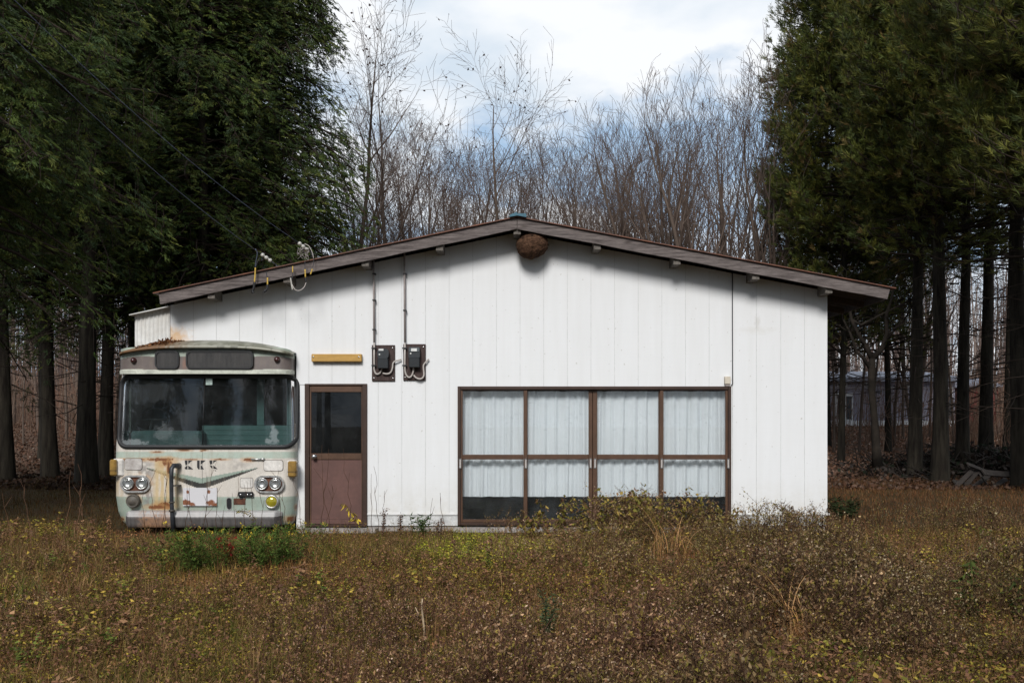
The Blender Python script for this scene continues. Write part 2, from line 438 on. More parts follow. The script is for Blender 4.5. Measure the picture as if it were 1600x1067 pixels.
fl = MB(); fl.box(dx1 - .01, wx0 - .001, YW - .012, YW - .001, SZ - .012, SZ + .014); fl.build('base_flashing', M['siding'], house)
fl = MB(); fl.box(wx1 + .001, XR + .03, YW - .012, YW - .001, SZ - .012, SZ + .014)
fl.build('base_flashing', M['siding'], house)
fl = MB(); fl.box(bx1, dx0 - .002, YW - .008, YW - .001, WZ(601, YW), WZ(600, YW)); fl.build('joint_strip', M['seam'], house)
inn = MB(); inn.box(XL + .3, XR - .2, 17.5, 17.6, .0, 3.2); inn.box(bx1 + .4, XR - .2, YW + .1, 17.48, -.05, .02); inn.box(bx1 + .4, XR - .2, YW + .1, 17.48, 2.7, 2.75)
inn.box(bx1 + .3, bx1 + .38, YW + .1, 17.48, 0, 2.7)
inn.build('inner_room', M['dark'], house)
# roof
rf = MB()
def slab(x0, x1, up0, up1, y0, y1, m=0):
    pts = []
    for x in (x0, x1): pts.append((x, roofz(x)))
    poly = [(x0, roofz(x0) + up0), (x1, roofz(x1) + up0), (x1, roofz(x1) + up1), (x0, roofz(x0) + up1)]
    rf.prism(poly, y0, y1, m)
slab(LX - .07, APX - .001, 0, .014, YB - .035, YBACK + .3); slab(APX + .001, RX + .07, 0, .014, YB - .035, YBACK + .3)
roof = rf.build('roof', M['roof'], house)
rf = MB()
slab(LX, APX - .001, -.06, -.003, YB + .045, YBACK + .25); slab(APX + .001, RX - .02, -.06, -.003, YB + .045, YBACK + .25)
rf.build('soffit', M['soffit'], house)
for x0, x1, sgn in ((LX, APX - .004, 1), (APX + .004, RX, -1)):
    b_ = MB()
    n = 14
    top = [(x0 + (x1 - x0) * k / n, roofz(x0 + (x1 - x0) * k / n) - .002) for k in range(n + 1)]
    bot = [(x - (.02 if (i == 0 and sgn > 0) else 0) * -1 - (.04 if (i == n and sgn < 0) else 0), z - .155 - .004 * math.sin(i * 1.7)) for i, (x, z) in enumerate(top)]
    b_.prism(bot + top[::-1], YB, YB + .04)
    b_.build('barge_board', M['barge'], house)
cp = MB(); 
for x0, x1 in ((APX - .105, APX), (APX, APX + .125)):
    cp.prism([(x0, roofz(x0) + .016), (x1, roofz(x1) + .016), (x1, roofz(x1) + .065), (x0, roofz(x0) + .045)], YB - .07, YBACK + .32)
cp.build('ridge_cap', M['blue'], house)
for q in (335, 452, 573, 688, 808, 932, 1055, 1177, 1290):
    x = WX(q, YB + .2); z = roofz(x) - .155; pb = MB(); pb.box(x - .05, x + .05, YB + .043, YW - .003, z - .07, z + .07, bev=.006)
    pb.build('purlin_end', M['purlin'], house)
for y in np.arange(15.0, 19, .9):
    rr = MB(); rr.beam((XR + .005, y, roofz(XR) - .14), (RX - .05, y, roofz(RX) - .13), .05, .09); rr.build('eave_rafter', M['soffit'], house)
gu = MB(); gu.beam((RX + .0, YB + .25, RZ - .08), (RX + .0, YBACK, RZ - .08), .03, .13); gu.build('eave_board', M['barge'], house)

# door
door = MB(); fy0, fy1 = YW - .035, YW + .08
ox0, ox1, oz0, oz1 = dx0 + .002, dx1 - .002, WZ(823, YW) + .01, dzt - .002
ix0, ix1 = WX(484, YW), WX(566.5, YW)
door.box(ox0, ix0, fy0, fy1, oz0, oz1, bev=.004); door.box(ix1, ox1, fy0, fy1, oz0, oz1, bev=.004); door.box(ix0 + .001, ix1 - .001, fy0 + .002, fy1, WZ(602.5, YW), oz1, bev=.004)
door.box(ix0 + .001, ix1 - .001, fy0 + .004, fy1, oz0, oz0 + .03)
door_o = door.build('entrance_door', M['frame2'], house)
lf = MB(); a, b2 = ix0 + .004, ix1 - .004
lf.box(a, WX(486.5, YW), YW - .012, YW + .025, oz0 + .032, WZ(603, YW) - .004); lf.box(WX(565, YW), b2, YW - .012, YW + .025, oz0 + .032, WZ(603, YW) - .004)
lf.box(WX(486.5, YW) + .001, WX(565, YW) - .001, YW - .018, YW + .025, WZ(612.5, YW), WZ(603, YW) - .004, bev=.003)
lf.box(WX(486.5, YW) + .001, WX(565, YW) - .001, YW - .018, YW + .025, WZ(717.5, YW), WZ(708, YW), bev=.003)
lf.build('door_leaf', M['frame'], door_o)
g = MB(); g.box(WX(486.5, YW) + .001, WX(565, YW) - .001, YW + .0, YW + .006, WZ(708, YW) + .001, WZ(612.5, YW) - .001); g.build('door_glass', M['glass_d'], door_o)
g = MB(); g.box(WX(486.5, YW) + .001, WX(565, YW) - .001, YW - .003, YW + .02, oz0 + .10, WZ(717.5, YW) - .001); g.box(WX(486.5, YW) + .001, WX(565, YW) - .001, YW - .016, YW + .02, oz0 + .033, oz0 + .098, bev=.003)
g.build('door_panel', M['doorpanel'], door_o)
g = MB(); kc = (WX(492, YW), YW - .018, WZ(713, YW)); g.lathe(kc, [(.034, 0), (.034, .008), (.014, .012), (.014, .035), (.028, .045), (.033, .06), (.028, .075), (.01, .08)], 18); g.build('door_knob', M['steel'], door_o)

# sliding window: outer frame, four sashes
wf = MB(); wzb = WZ(822, YW) + .02; t = .045
wf.box(wx0 + .002, wx0 + t, YW - .04, YW + .12, wzb, wzt - .002, bev=.004); wf.box(wx1 - t, wx1 - .002, YW - .04, YW + .12, wzb, wzt - .002, bev=.004)
wf.box(wx0 + t + .001, wx1 - t - .001, YW - .045, YW + .12, WZ(608.5, YW), wzt - .002, bev=.004); wf.box(wx0 + t + .001, wx1 - t - .001, YW - .05, YW + .12, wzb, wzb + .035, bev=.004)
win = wf.build('window_frame', M['frame2'], house)
zt = WZ(608.5, YW) - .002; zb = wzb + .037
cols_ = [(715.5 + 4.8, 723, 818, 823.8), (819.5, 824.5, 920, 925.8), (926.4, 933.5, 1029.5, 1035.5), (1031, 1036.5, 1133, 1136.5)]
fronty = [YW - .02, YW + .028, YW + .028, YW - .02]
hpx = [719.3, 821.5, 923, 930, 1033.5, 1137]
for k, (a, b_, c_, d_) in enumerate(cols_):
    y0 = fronty[k]; y1 = y0 + .035
    X = [WX(q, YW) for q in (a, b_, c_, d_)]
    if k == 0: X[0] = wx0 + t + .002
    if k == 3: X[3] = wx1 - t - .002
    s_ = MB()
    s_.box(X[0], X[1], y0, y1, zb, zt, bev=.003); s_.box(X[2], X[3], y0, y1, zb, zt, bev=.003)
    s_.box(X[1] + .001, X[2] - .001, y0 + .002, y1 - .002, WZ(610.3, YW), zt, bev=.002)
    s_.box(X[1] + .001, X[2] - .001, y0 + .002, y1 - .002, WZ(717.6, YW), WZ(710, YW), bev=.004)
    s_.box(X[1] + .001, X[2] - .001, y0 + .002, y1 - .002, zb, WZ(811, YW), bev=.003)
    sash = s_.build('window_sash', M['frame'], house)
    g = MB(); g.box(X[1] + .001, X[2] - .001, y0 + .015, y0 + .02, WZ(710, YW) + .001, WZ(610.3, YW) - .001); g.box(X[1] + .001, X[2] - .001, y0 + .015, y0 + .02, WZ(811, YW) + .001, WZ(717.6, YW) - .001)
    # glass origin sits at pane centre so that dirt varies
    g.build('window_pane', M['glass_w'], sash)
    for q in {0: hpx[:2], 1: hpx[2:3], 2: hpx[3:4], 3: hpx[4:]}[k]:
        h_ = MB(); x = WX(q, YW); z0, z1 = WZ(731.5, YW), WZ(716, YW)
        yy = YW - .04 if q in (hpx[0], hpx[-1]) else y0
        if q == hpx[1] or q == hpx[4]: yy = YW - .02
        h_.ring(rrect(x, (z0 + z1) / 2, .016, (z1 - z0) / 2, .006, 2), rrect(x, (z0 + z1) / 2, .009, (z1 - z0) / 2 - .012, .004, 2), yy - .008, yy + .002)
        h_.box(x - .009, x + .009, yy - .003, yy + .001, z0 + .012, z1 - .012, 1)
        h_.build('pull_handle', [M['steel'], M['conduit_w']], sash)
# curtains hang inside: things of their own
clab = ['crinkled white net curtain in the window sash closest to the brown door',
        'smooth white net curtain just beside the thick middle stile, on the door side',
        'white net curtain behind the tall weeds, just beyond the thick middle stile',
        'most crinkled white net curtain, in the window sash farthest from the door']
for k in range(4):
    x0, x1 = WX(cols_[k][1], YW) - .03, WX(cols_[k][2], YW) + .03
    zt_, zb_ = WZ(611, YW) - .0, WZ(777, YW)
    nu, nv = 120, 40
    u = np.linspace(0, 1, nu)[:, None]; v = np.linspace(0, 1, nv)[None, :]
    ph = k * 1.3
    fold = .5 * np.sin(2 * np.pi * (5.1 + k * .3) * u + ph + .8 * np.sin(3 * u + k)) + .45 * np.exp(-((((5.1 + k * .3) * u + .3 * np.sin(4 * u + k)) % 1 - .5) / .05) ** 2) + .25 * np.sin(2 * np.pi * 11.3 * u + ph * 2 + v)
    midv = 1 - np.exp(-((v - .62) / .03) ** 2) * 0
    amp = .034 * (.7 + .3 * v) 
    yy = YW + .125 + .022 + amp * fold * midv + .004 * (fbm(u * 9 + k * 7 + v * 0, v * 22 + u * 0, 1, 3) - .5) * (v < .6)
    xx = x0 + (x1 - x0) * u + .006 * np.sin(20 * u + v * 3)
    P = np.stack([xx + 0 * v, yy + 0 * u, zt_ + (zb_ - zt_) * v + 0 * u + .002 * np.sin(u * 17 + k)], -1)
    c = grid_mesh('curtain', P, M['curtain'], loc=((x0 + x1) / 2, YW + .1, WZ(715, YW)))
    # pencil-pleat seams
    tag(c, clab[k], 'curtain', 'net curtains behind the sliding window')

# wall-mounted things
f = MB(); f.box(WX(486.5, 14.42), WX(565, 14.42), 14.42, YW - .001, WZ(565, 14.42), WZ(553, 14.42), bev=.008)
lt = empty('wall_lamp_housing', (WX(525, YW), YW, WZ(560, YW)), 'ochre yellow horizontal box with two screws mounted above the brown door', 'wall fixture')
f.build('housing', M['ochre'], lt)
for q in (489.5, 560.5):
    s_ = MB(); s_.lathe((WX(q, 14.42), 14.42, WZ(557.5, 14.42)), [(.012, 0), (.012, .004), (.006, .007)], 10); s_.build('screw', M['steel'], lt)

def meter(px0, px1, py0, py1, cx, kind, label):
    Yp = YW - .03
    t = empty('electricity_meter', (WX((px0 + px1) / 2, YW), YW, WZ(py1, YW)), label, 'electricity meter', 'electricity meters on the house wall')
    b_ = MB(); b_.box(WX(px0, Yp), WX(px1, Yp), Yp, YW - .001, WZ(py1, Yp), WZ(py0, Yp), bev=.004); b_.build('backboard', M['board'], t)
    for sx in (px0 + 3.5, px1 - 3.5):
        for sy in (py0 + 4.5, py1 - 4.5):
            s_ = MB(); s_.lathe((WX(sx, Yp), Yp, WZ(sy, Yp)), [(.011, 0), (.011, .003), (.005, .006)], 8); s_.build('screw', M['steel'], t)
    Y2 = Yp - .09; zc = WZ(py0 + 21, Yp)
    hw = 8.8 / 110
    x = WX(cx, Yp)
    if kind == 0:
        b_ = MB(); b_.prism(rrect(x, WZ(py0 + 14, Yp), hw, 8 / 110, .05), Y2, Yp - .001); mm = b_.build('meter_body', M['metergrey'], t)
        b_ = MB(); b_.box(x - hw * .75, x + hw * .1, Y2 - .004, Y2 - .0005, WZ(py0 + 9.5, Yp), WZ(py0 + 6.5, Yp)); b_.build('paper_label', M['label'], mm)
    else:
        b_ = MB(); b_.prism(rrect(x, WZ(py0 + 13.5, Yp), hw, 8 / 110, .012, 2), Y2, Yp - .001); mm = b_.build('meter_body', M['metergrey'], t)
        b_ = MB(); b_.box(x - hw * .9, x + hw * .9, Y2 - .012, Y2 - .0005, WZ(py0 + 13, Yp), WZ(py0 + 6, Yp), bev=.004); b_.build('meter_window', M['meterglass'], mm)
        b_ = MB(); b_.box(x - hw * .5, x + hw * .5, Y2 - .016, Y2 - .0125, WZ(py0 + 12, Yp), WZ(py0 + 7.5, Yp)); b_.build('paper_label', M['label'], mm)
    s_ = MB(); s_.lathe((x - hw * .6, Y2, WZ(py0 + 15.5, Yp)), [(.012, 0), (.012, .004), (.005, .007)], 10); s_.build('seal', M['label'], mm)
    b_ = MB(); b_.box(x - hw * .95, x + hw * .95, Y2 - .02, Yp - .001, WZ(py0 + 37, Yp), WZ(py0 + 21.5, Yp), bev=.008); b_.build('terminal_cover', M['meterblk'], t)
    return t, Yp, x, py0
def arcpts(pts, n=8):
    """Catmull-Rom through pixel points (px,py,Y)"""
    P = [W(*p) for p in pts]; P = [P[0] * 2 - P[1]] + P + [P[-1] * 2 - P[-2]]
    out = []
    for i in range(1, len(P) - 2):
        for k in range(n):
            t = k / n; a, b, c, d = P[i - 1], P[i], P[i + 1], P[i + 2]
            out.append(.5 * ((2 * b) + (c - a) * t + (2 * a - 5 * b + 4 * c - d) * t * t + (3 * b - a - 3 * c + d) * t ** 3))
    out.append(P[-2]); return out
Ym = 14.44
for (px0, px1, py0, py1, cx, kind, lab, cpx, cpt, cl, cr_) in (
    (581, 617, 539, 595, 599.5, 0, 'rounded grey electricity meter on a dark board, the one nearer the brown door', 584.6, 405,
     [(584.8, 570), (584.6, 577), (587, 583.5), (590.5, 584.3), (594, 582), (596.3, 576), (596.8, 573)], [(598, 583), (603, 584), (608, 583.3), (611.5, 580), (613.3, 574), (614, 568), (617, 564.5), (622, 563), (627, 561.5)]),
    (630, 665, 537.5, 594, 648, 1, 'square electricity meter with a glazed top and paper label, the one nearer the window', 632.6, 394,
     [(632.6, 570), (633, 580), (635.5, 587), (639.5, 589.5), (643.5, 586.5), (645.6, 580), (645.9, 573)], [(646.3, 586), (650, 590), (656, 592), (660.5, 590), (662.4, 585), (661.6, 575), (662, 570), (666, 565), (670, 561)])):
    t, Yp, x, p0 = meter(px0, px1, py0, py1, cx, kind, lab)
    b_ = MB(); pts = [W(cpx - 1, cpt - 8, Ym), W(cpx - .5, cpt + 45, Ym), W(cpx, 560, Ym)] + arcpts([(a, b, Ym) for a, b in cl])
    b_.tube(pts[:2] + [W(cpx, 535, Ym)], .014, 8); b_.build('conduit', M['conduit'], t)
    b_ = MB(); b_.tube([W(cpx, 535.5, Ym), W(cpx, 560, Ym)] + arcpts([(a, b, Ym) for a, b in cl]), .0125, 8); b_.build('conduit', M['conduit_w'], t)
    b_ = MB(); b_.tube(arcpts([(a, b, Ym - .01 + .05 * (i / len(cr_)) ** 3) for i, (a, b) in enumerate(cr_)]), .0115, 8); b_.build('conduit', M['conduit_w'], t)
    for q in ((428, 469, 515) if kind == 0 else (428, 485)):
        b_ = MB(); b_.box(WX(cpx - 2.6, Ym), WX(cpx + 2.6, Ym), Ym - .024, YW - .002, WZ(q + 1, Ym), WZ(q - 1, Ym)); b_.build('pipe_clip', M['black'], t)
    for q in (544, 571):
        b_ = MB(); b_.box(WX(cpx - 4, Ym), WX(cpx + 3, Ym), Ym - .024, Yp - .001, WZ(q + 1, Ym), WZ(q - 1, Ym)); b_.build('pipe_clip', M['black'], t)

jb = empty('junction_box', (WX(1137, YW), YW - .05, WZ(603, YW)), 'small beige plastic junction box on the top corner of the window frame', 'junction box')
b_ = MB(); b_.box(WX(1132.5, 14.44), WX(1141.5, 14.44), 14.43, YW - .001, WZ(600, 14.44), WZ(588, 14.44), bev=.006); b_.build('box_cover', M['beige'], jb)
b_ = MB(); b_.box(WX(1133.5, 14.44), WX(1140.5, 14.44), 14.445, YW - .001, WZ(603, 14.44), WZ(600.3, 14.44)); b_.build('cable_gland', M['conduit'], jb)
b_ = MB(); b_.tube([W(1144.3, 422, 14.48), W(1144.4, 500, 14.485), W(1144.8, 600, 14.485), W(1142.5, 602, 14.48)], .007, 6)
tag(b_.build('wall_cable', M['wire'], loc=tuple(W(1144, 600, 14.485))), 'thin dark cable running straight down the white wall from eave to window corner', 'cable')

# nest
nu, nv = 90, 60
th = np.linspace(0, 2 * np.pi, nu)[:, None]; ph = np.linspace(0.02, np.pi - .02, nv)[None, :]
bx = np.sin(ph) * np.cos(th); by = np.sin(ph) * np.sin(th); bz = np.cos(ph) + 0 * th
cell = fbm(bx * 9 + 3 * by, bz * 11 + 2 * np.abs(np.sin(5 * th)), 1.6, 4, 3); cell = np.clip((cell - .3) * 2.2, 0, 1)
r_ = 1 + .12 * (fbm(bx * 4 + 20 + by, bz * 5, 1, 2) - .5) + .07 * cell * (fbm(bx * 7 + by * 3, bz * 9, 1, 8)) 
nc = W(831.5, 383, 14.27)
P = np.stack([nc.x + .222 * bx * r_, nc.y + .2 * by * r_, nc.z + .19 * bz * r_ + .02 * bx], -1)
cc = fbm(bx * 6 + by * 5 + 3, bz * 14, 1, 31)[..., None]
colr = np.array([.035, .018, .012]) * (1 - cc) + np.array([.115, .062, .036]) * cc * 1.0
colr = colr * (.4 + .85 * cell[..., None])
hole = np.exp(-(((bx + .02) / .10) ** 2 + ((bz - .55) / .08) ** 2))[..., None] * (by < 0)[..., None]
colr = colr * (1 - .9 * hole)
nest = grid_mesh('hornet_nest', P, colmat('paper_nest', .95, .1, .6, 90), colr, loc=tuple(nc))
tag(nest, 'round brown papery hornet nest tucked under the roof peak', 'hornet nest')

# lean-to of corrugated sheet over the bus
lean = empty('corrugated_lean_to', (WX(235, 14.6), 14.6, 2.6), 'small white corrugated metal lean-to beside the house over the bus roof', 'lean-to')
Yl = 14.62; xs = np.linspace(WX(211, Yl), WX(266, Yl), 100)
ribs = (np.abs(((xs - xs[0]) / .058) % 1 - .5) < .2) * .012
zb_ = WZ(556, Yl)
topz = WZ(491, Yl) + (xs - xs[0]) / (xs[-1] - xs[0]) * (WZ(480, Yl) - WZ(491, Yl))
P = np.stack([np.stack([xs, Yl - ribs, topz], -1), np.stack([xs, Yl - ribs, zb_ + 0 * xs], -1)], 1)
grid_mesh('corrugated_panel', P, M['corr'], parent=lean, smooth=False)
ys = np.linspace(Yl, 17.5, 140); rb = (np.abs(((ys - ys[0]) / .058) % 1 - .5) < .2) * .012
P = np.stack([np.stack([xs[0] - rb, ys, topz[0] + 0 * ys], -1), np.stack([xs[0] - rb, ys, zb_ + 0 * ys], -1)], 1)
grid_mesh('corrugated_panel', P, M['corr'], parent=lean, smooth=False)
b_ = MB(); b_.beam(W(203.5, 492.5, 14.55) + Vector((0, 1.45, 0)), W(266, 479, 14.55) + Vector((0, 1.45, 0)), 3.0, .012); b_.build('sheet_roof', M['corr'], lean)

# ------------------------------------------------------------------ service wires
def sag(p0, p1, s, n=24):
    p0 = Vector(p0); p1 = Vector(p1)
    return [p0.lerp(p1, k / n) - Vector((0, 0, s * 4 * (k / n) * (1 - k / n))) for k in range(n + 1)]
Yi = 13.95
for (ix, iy), end, (ax, ay), lab, lab2 in (
    ((408, 397), (-75, -40, 9.5), (433, 415), 'lower of the two overhead service wires, ending above the bus', 'white ceramic insulator with looping cable tails hanging lowest on the barge board'),
    ((466, 379), (-40, -62, 9.8), (488, 397), 'upper of the two overhead service wires, ending farther up the roof edge', 'white ceramic insulator higher up the roof edge amid curled bare wires')):
    p = W(ix, iy, Yi)
    wb = MB(); wb.tube(sag(W(*end), p, .16), .0042, 5)
    o = wb.build('overhead_wire', M['wire_b'], loc=tuple(p)); tag(o, lab, 'overhead wire', 'service wires to the house')
    ins = empty('wire_insulator', tuple(p), lab2, 'insulator', 'insulators on the roof edge')
    a = W(ax, ay, YB - .01); d = (a - p)
    b_ = MB(); q0 = p; q1 = p + d.normalized() * .17
    pts = []; rr_ = []
    for k in range(15):
        pts.append(q0.lerp(q1, k / 14)); rr_.append(.027 if k % 5 in (1, 2, 3) else .015)
    b_.tube(pts, rr_, 12); b_.build('ceramic_body', M['ceramic'], ins)
    b_ = MB(); b_.tube([q1, a], .009, 5); b_.tube([a + Vector((-.02, 0, .02)), a + Vector((0, -.01, -.02)), a + Vector((.03, 0, 0))], .012, 6); b_.build('stay_rod', M['wire'], ins)
def wirething(name, label, parts, loc, group='loose cable ends at the roof edge'):
    t = empty(name, tuple(loc), label, 'cable', group)
    for nm, mt, pts, r_ in parts:
        b_ = MB(); b_.tube(arcpts(pts, 5), r_, 6); b_.build(nm, M[mt], t)
Yj = 13.98
wirething('cable_tail', 'dark cable tail with a yellow sleeve hanging lowest, directly over the bus header', [
    ('wire', 'wire_b', [(399, 389, Yj), (402, 396, Yj), (400, 408, Yj), (398.5, 418, Yj)], .007),
    ('wire', 'wire', [(406, 403, Yj), (402, 410, Yj), (399, 419, Yj)], .006),
    ('yellow_sleeve', 'yellow', [(399, 418.5, Yj), (398.5, 430, Yj), (397.7, 441, Yj)], .011),
    ('taped_end', 'black', [(397.7, 441, Yj), (396.5, 450, Yj), (394.5, 455, Yj), (396, 458, Yj)], .02)], W(398, 430, Yj))
wirething('cable_tail', 'short cable tail with a yellow sleeve and black taped lump on the barge board', [
    ('wire', 'wire', [(416, 425, Yj), (417, 431, Yj), (418, 434, Yj)], .006),
    ('yellow_sleeve', 'yellow', [(418, 434, Yj), (418, 445, Yj)], .011),
    ('taped_end', 'black', [(418, 445, Yj), (417, 452, Yj), (412, 456, Yj)], .02)], W(418, 440, Yj))
wirething('cable_loop', 'thin pale cable loop drooping below the roof edge beside a rafter end', [
    ('yellow_sleeve', 'yellow', [(457.3, 416, Yj), (457.3, 426, Yj)], .009),
    ('wire', 'wire', [(457.3, 426, Yj), (457, 433, Yj), (455, 437, Yj)], .006),
    ('white_ferrule', 'ceramic', [(454, 434.5, Yj), (455, 441, Yj), (457, 453, Yj)], .011),
    ('wire', 'conduit_w', [(456, 444, Yj), (461, 452.5, Yj), (468, 454, Yj), (475, 449, Yj), (478.5, 441, Yj)], .006),
    ('taped_end', 'black', [(478, 441, Yj), (477.5, 434, Yj)], .014),
    ('yellow_sleeve', 'yellow', [(477.3, 434, Yj), (476.6, 421, Yj)], .010),
    ('wire', 'wire', [(476.6, 421, Yj), (476.5, 408, Yj)], .005)], W(465, 440, Yj))
wirething('cable_tail', 'bare curved wire with a tilted yellow tip beside the upper insulator', [
    ('wire', 'conduit_w', [(476, 381, Yj), (483, 385, Yj), (488, 395, Yj), (490, 404, Yj)], .005),
    ('wire', 'wire', [(490, 404, Yj), (490, 412, Yj), (488.5, 418, Yj)], .005),
    ('yellow_sleeve', 'yellow', [(488, 420.5, Yj), (485, 429, Yj)], .010)], W(486, 400, Yj))
t = empty('tangled_wire', tuple(W(475, 395, Yj)), 'silvery tangle of curled bare wire below the upper insulator', 'wire')
b_ = MB()
for k in range(9):
    a = [Vector(W(464 + 22 * random.random(), 386 + 22 * random.random(), Yj + random.uniform(-.08, .08))) for _ in range(4)]
    b_.tube(arcpts([((v.x / v.y * F + 800), (HZ - (v.z - CAMZ) / v.y * F), v.y) for v in a], 4), .0025, 4)
b_.build('wire', M['conduit'], t)

# ------------------------------------------------------------------ the bus
YF = 14.2
SP = F / (YF + .03); SPE = F / (YF + .2)                    # px per metre at the bus front
bus = empty('abandoned_bus', (WX(322, YF), YF, 0), 'old rusty white and mint green bus parked half inside the house wall', 'bus')
def bl(z):   # left / right edge in x from py
    py = HZ - (z - CAMZ) * SP
    l = np.interp(py, [585, 600, 700, 776, 800, 815, 822], [186.5, 184.5, 181.5, 182, 184.5, 190, 197])
    r = np.interp(py, [585, 600, 700, 776, 800, 815, 822], [458, 459.5, 463, 463, 461.5, 459, 455])
    return (l - 800) / SPE, (r - 800) / SPE
RC = .17
def surf(x, z, rc=RC):
    l, r = bl(z); c = (l + r) / 2; hw = (r - l) / 2
    d = np.abs(x - c); e = np.clip(d - (hw - rc), 0, rc * .999)
    py = HZ - (z - CAMZ) * SP
    return YF + .05 * (d / hw) ** 2 + rc - np.sqrt(rc * rc - e * e) + .0009 * np.clip(715 - py, 0, 200) + .0012 * np.clip(py - 780, 0, 50)
pzf = lambda py: CAMZ + (HZ - py) / SP
pxf = lambda px: (px - 800) / SP
nz_ = 190
zrow = np.linspace(pzf(820), pzf(584), nz_)
l, r = bl(zrow); hw = (r - l) / 2; cx = (l + r) / 2
NF = 230
tf = np.linspace(-1, 1, NF); NA = 10; an = np.linspace(0, 1, NA + 1)[1:] * math.pi / 2
cols_x = []
def colx(kind, t):
    if kind == 'f': return cx + t * (hw - RC)
    return cx + np.sign(t) * (hw - RC + RC * math.sin(abs(t)))
Pcol = []
for yb in (4.9, 2.5, 1.2, .5): Pcol.append(('s', -1, yb))
for a in an[::-1]: Pcol.append(('a', -a, 0))
for t in tf: Pcol.append(('f', t, 0))
for a in an: Pcol.append(('a', a, 0))
for yb in (.5, 1.2, 2.5, 4.9): Pcol.append(('s', 1, yb))
P = np.zeros((len(Pcol), nz_, 3))
pyrow = HZ - (zrow - CAMZ) * SP
rake = .0009 * np.clip(715 - pyrow, 0, 200) + .0012 * np.clip(pyrow - 780, 0, 50)
for i, (k, t, yb) in enumerate(Pcol):
    if k == 'f': x = cx + t * (hw - RC); y = YF + .05 * ((t * (hw - RC)) / hw) ** 2 + rake
    elif k == 'a': x = cx + np.sign(t) * (hw - RC + RC * math.sin(abs(t))); y = YF + .05 * (np.abs(x - cx) / hw) ** 2 + RC * (1 - math.cos(t)) + rake
    else: x = cx + t * hw; y = YF + .05 + RC + yb + rake * 0
    P[i, :, 0] = x; P[i, :, 1] = y; P[i, :, 2] = zrow
# paint
PX = P[..., 0] * SP + 800; PY = HZ - (P[..., 2] - CAMZ) * SP
def lerpc(a, b, f): return a + (np.asarray(b) - a) * f[..., None]
def g2(x, y, cx_, cy_, sx, sy): return np.exp(-((x - cx_) / sx) ** 2 - ((y - cy_) / sy) ** 2)
wh = np.array([.54, .50, .445]); mint = np.array([.30, .375, .315]); 
C = np.ones(PX.shape + (3,)) * wh
n0 = fbm(PX, PY, .05, 1); n1_ = fbm(PX, PY, .16, 2); nst = fbm(PX, PY * .12, .22, 3); nf = fbm(PX, PY, .5, 4)
C = C * (.9 + .2 * n0[..., None])
C = lerpc(C, mint * 1.0, (sstep(705.5, 706.2, PY) * (1 - sstep(715.3, 716, PY))) * (.72 + .25 * n1_))
C = lerpc(C, mint * .88, sstep(775.8, 776.4, PY) * .95)
C = C * (1 - .5 * (np.abs(PY - 717) < .6)[..., None])                 # body seam
# chevron
dc = np.abs(PX - 316.0)
def line(y0, y1, x1): return y0 + (y1 - y0) * np.clip(dc / x1, 0, 1)
top_ = line(746.5, 730.5, 86); mid_ = line(755, 731, 86); bot_ = np.where(dc < 8, 761.5, 761.5 + (731.5 - 761.5) * np.clip((dc - 8) / 80, 0, 1))
inv = dc < 87
C = lerpc(C, mint * .8, 1. * (inv & (PY > top_) & (PY <= mid_)))
C = lerpc(C, np.array([.022, .022, .020]), 1. * (inv & (PY > mid_) & (PY <= bot_)))
C = C * (1 - .55 * ((np.abs(PX - 317) < .55) & (PY > 700) & (PY < 762))[..., None])
# grime, streaks and rust
grime = sstep(.42, .75, nst) * .35 + .18 * sstep(.5, .8, n0)
C = lerpc(C, np.array([.27, .23, .18]), grime * (1 - .5 * sstep(300, 400, PX)))
C = lerpc(C, np.array([.20, .18, .17]), .75 * sstep(.42, .62, n1_) * np.clip(g2(PX, PY, 225, 738, 22, 22) + g2(PX, PY, 231, 780, 8, 22) + g2(PX, PY, 372, 727, 22, 9) * .6, 0, 1))
C = lerpc(C, np.array([.50, .36, .17]), .75 * sstep(.30, .62, nst + .15 * n1_) * sstep(236, 246, PX) * (1 - sstep(268, 292, PX)) * sstep(716, 722, PY) * (1 - sstep(790, 800, PY)))
C = lerpc(C, np.array([.50, .36, .17]), .5 * sstep(.35, .6, nst) * (1 - sstep(186, 196, PX)) * sstep(716, 760, PY) * (1 - sstep(775, 777, PY)))
def rust(cx_, cy_, sx, sy, thr=.42, k=1.0):
    global C
    m = sstep(thr, thr + .12, g2(PX, PY, cx_, cy_, sx, sy) * (.45 + .85 * nf) )
    h = sstep(thr - .25, thr + .05, g2(PX, PY, cx_, cy_, sx * 1.4, sy * 1.4) * (.45 + .85 * n1_))
    C = lerpc(C, np.array([.44, .25, .10]), h * .45 * k)
    dk = nf[..., None]
    C = C + (np.array([.13, .045, .018]) * (1 - dk) + np.array([.22, .085, .028]) * dk - C) * (m * k)[..., None]
for a in ((262, 722, 10, 7), (252, 717.5, 28, 3.2), (264, 731, 3, 12), (246, 706, 9, 1.6), (288, 703, 12, 1.8), (320, 703, 5, 1.5), (316, 704, 3, 1.5), (388, 718, 9, 3.2), (345, 717.5, 12, 1.6),
          (258, 790, 14, 7), (244, 792, 16, 4), (452, 812, 9, 5), (461, 775, 2, 5), (458, 794, 1.5, 4), (213, 717.5, 18, 1.8), (190, 718, 8, 2), (300, 717.5, 14, 1.3), (187, 812, 5, 4), (209, 782, 12, 13, .62), (425, 783, 11, 11, .75), (213, 756, 24, 15, .6)):
    rust(*a)
C = lerpc(C, np.array([.50, .26, .10]), .8 * sstep(.35, .6, nf) * g2(PX, PY, 427, 721.5, 9, 1.2))
C = lerpc(C, np.array([.05, .04, .03]), .8 * sstep(.55, .62, nf) * (1 - sstep(0, 5, np.abs(PY - 803) * .3)) * 0)
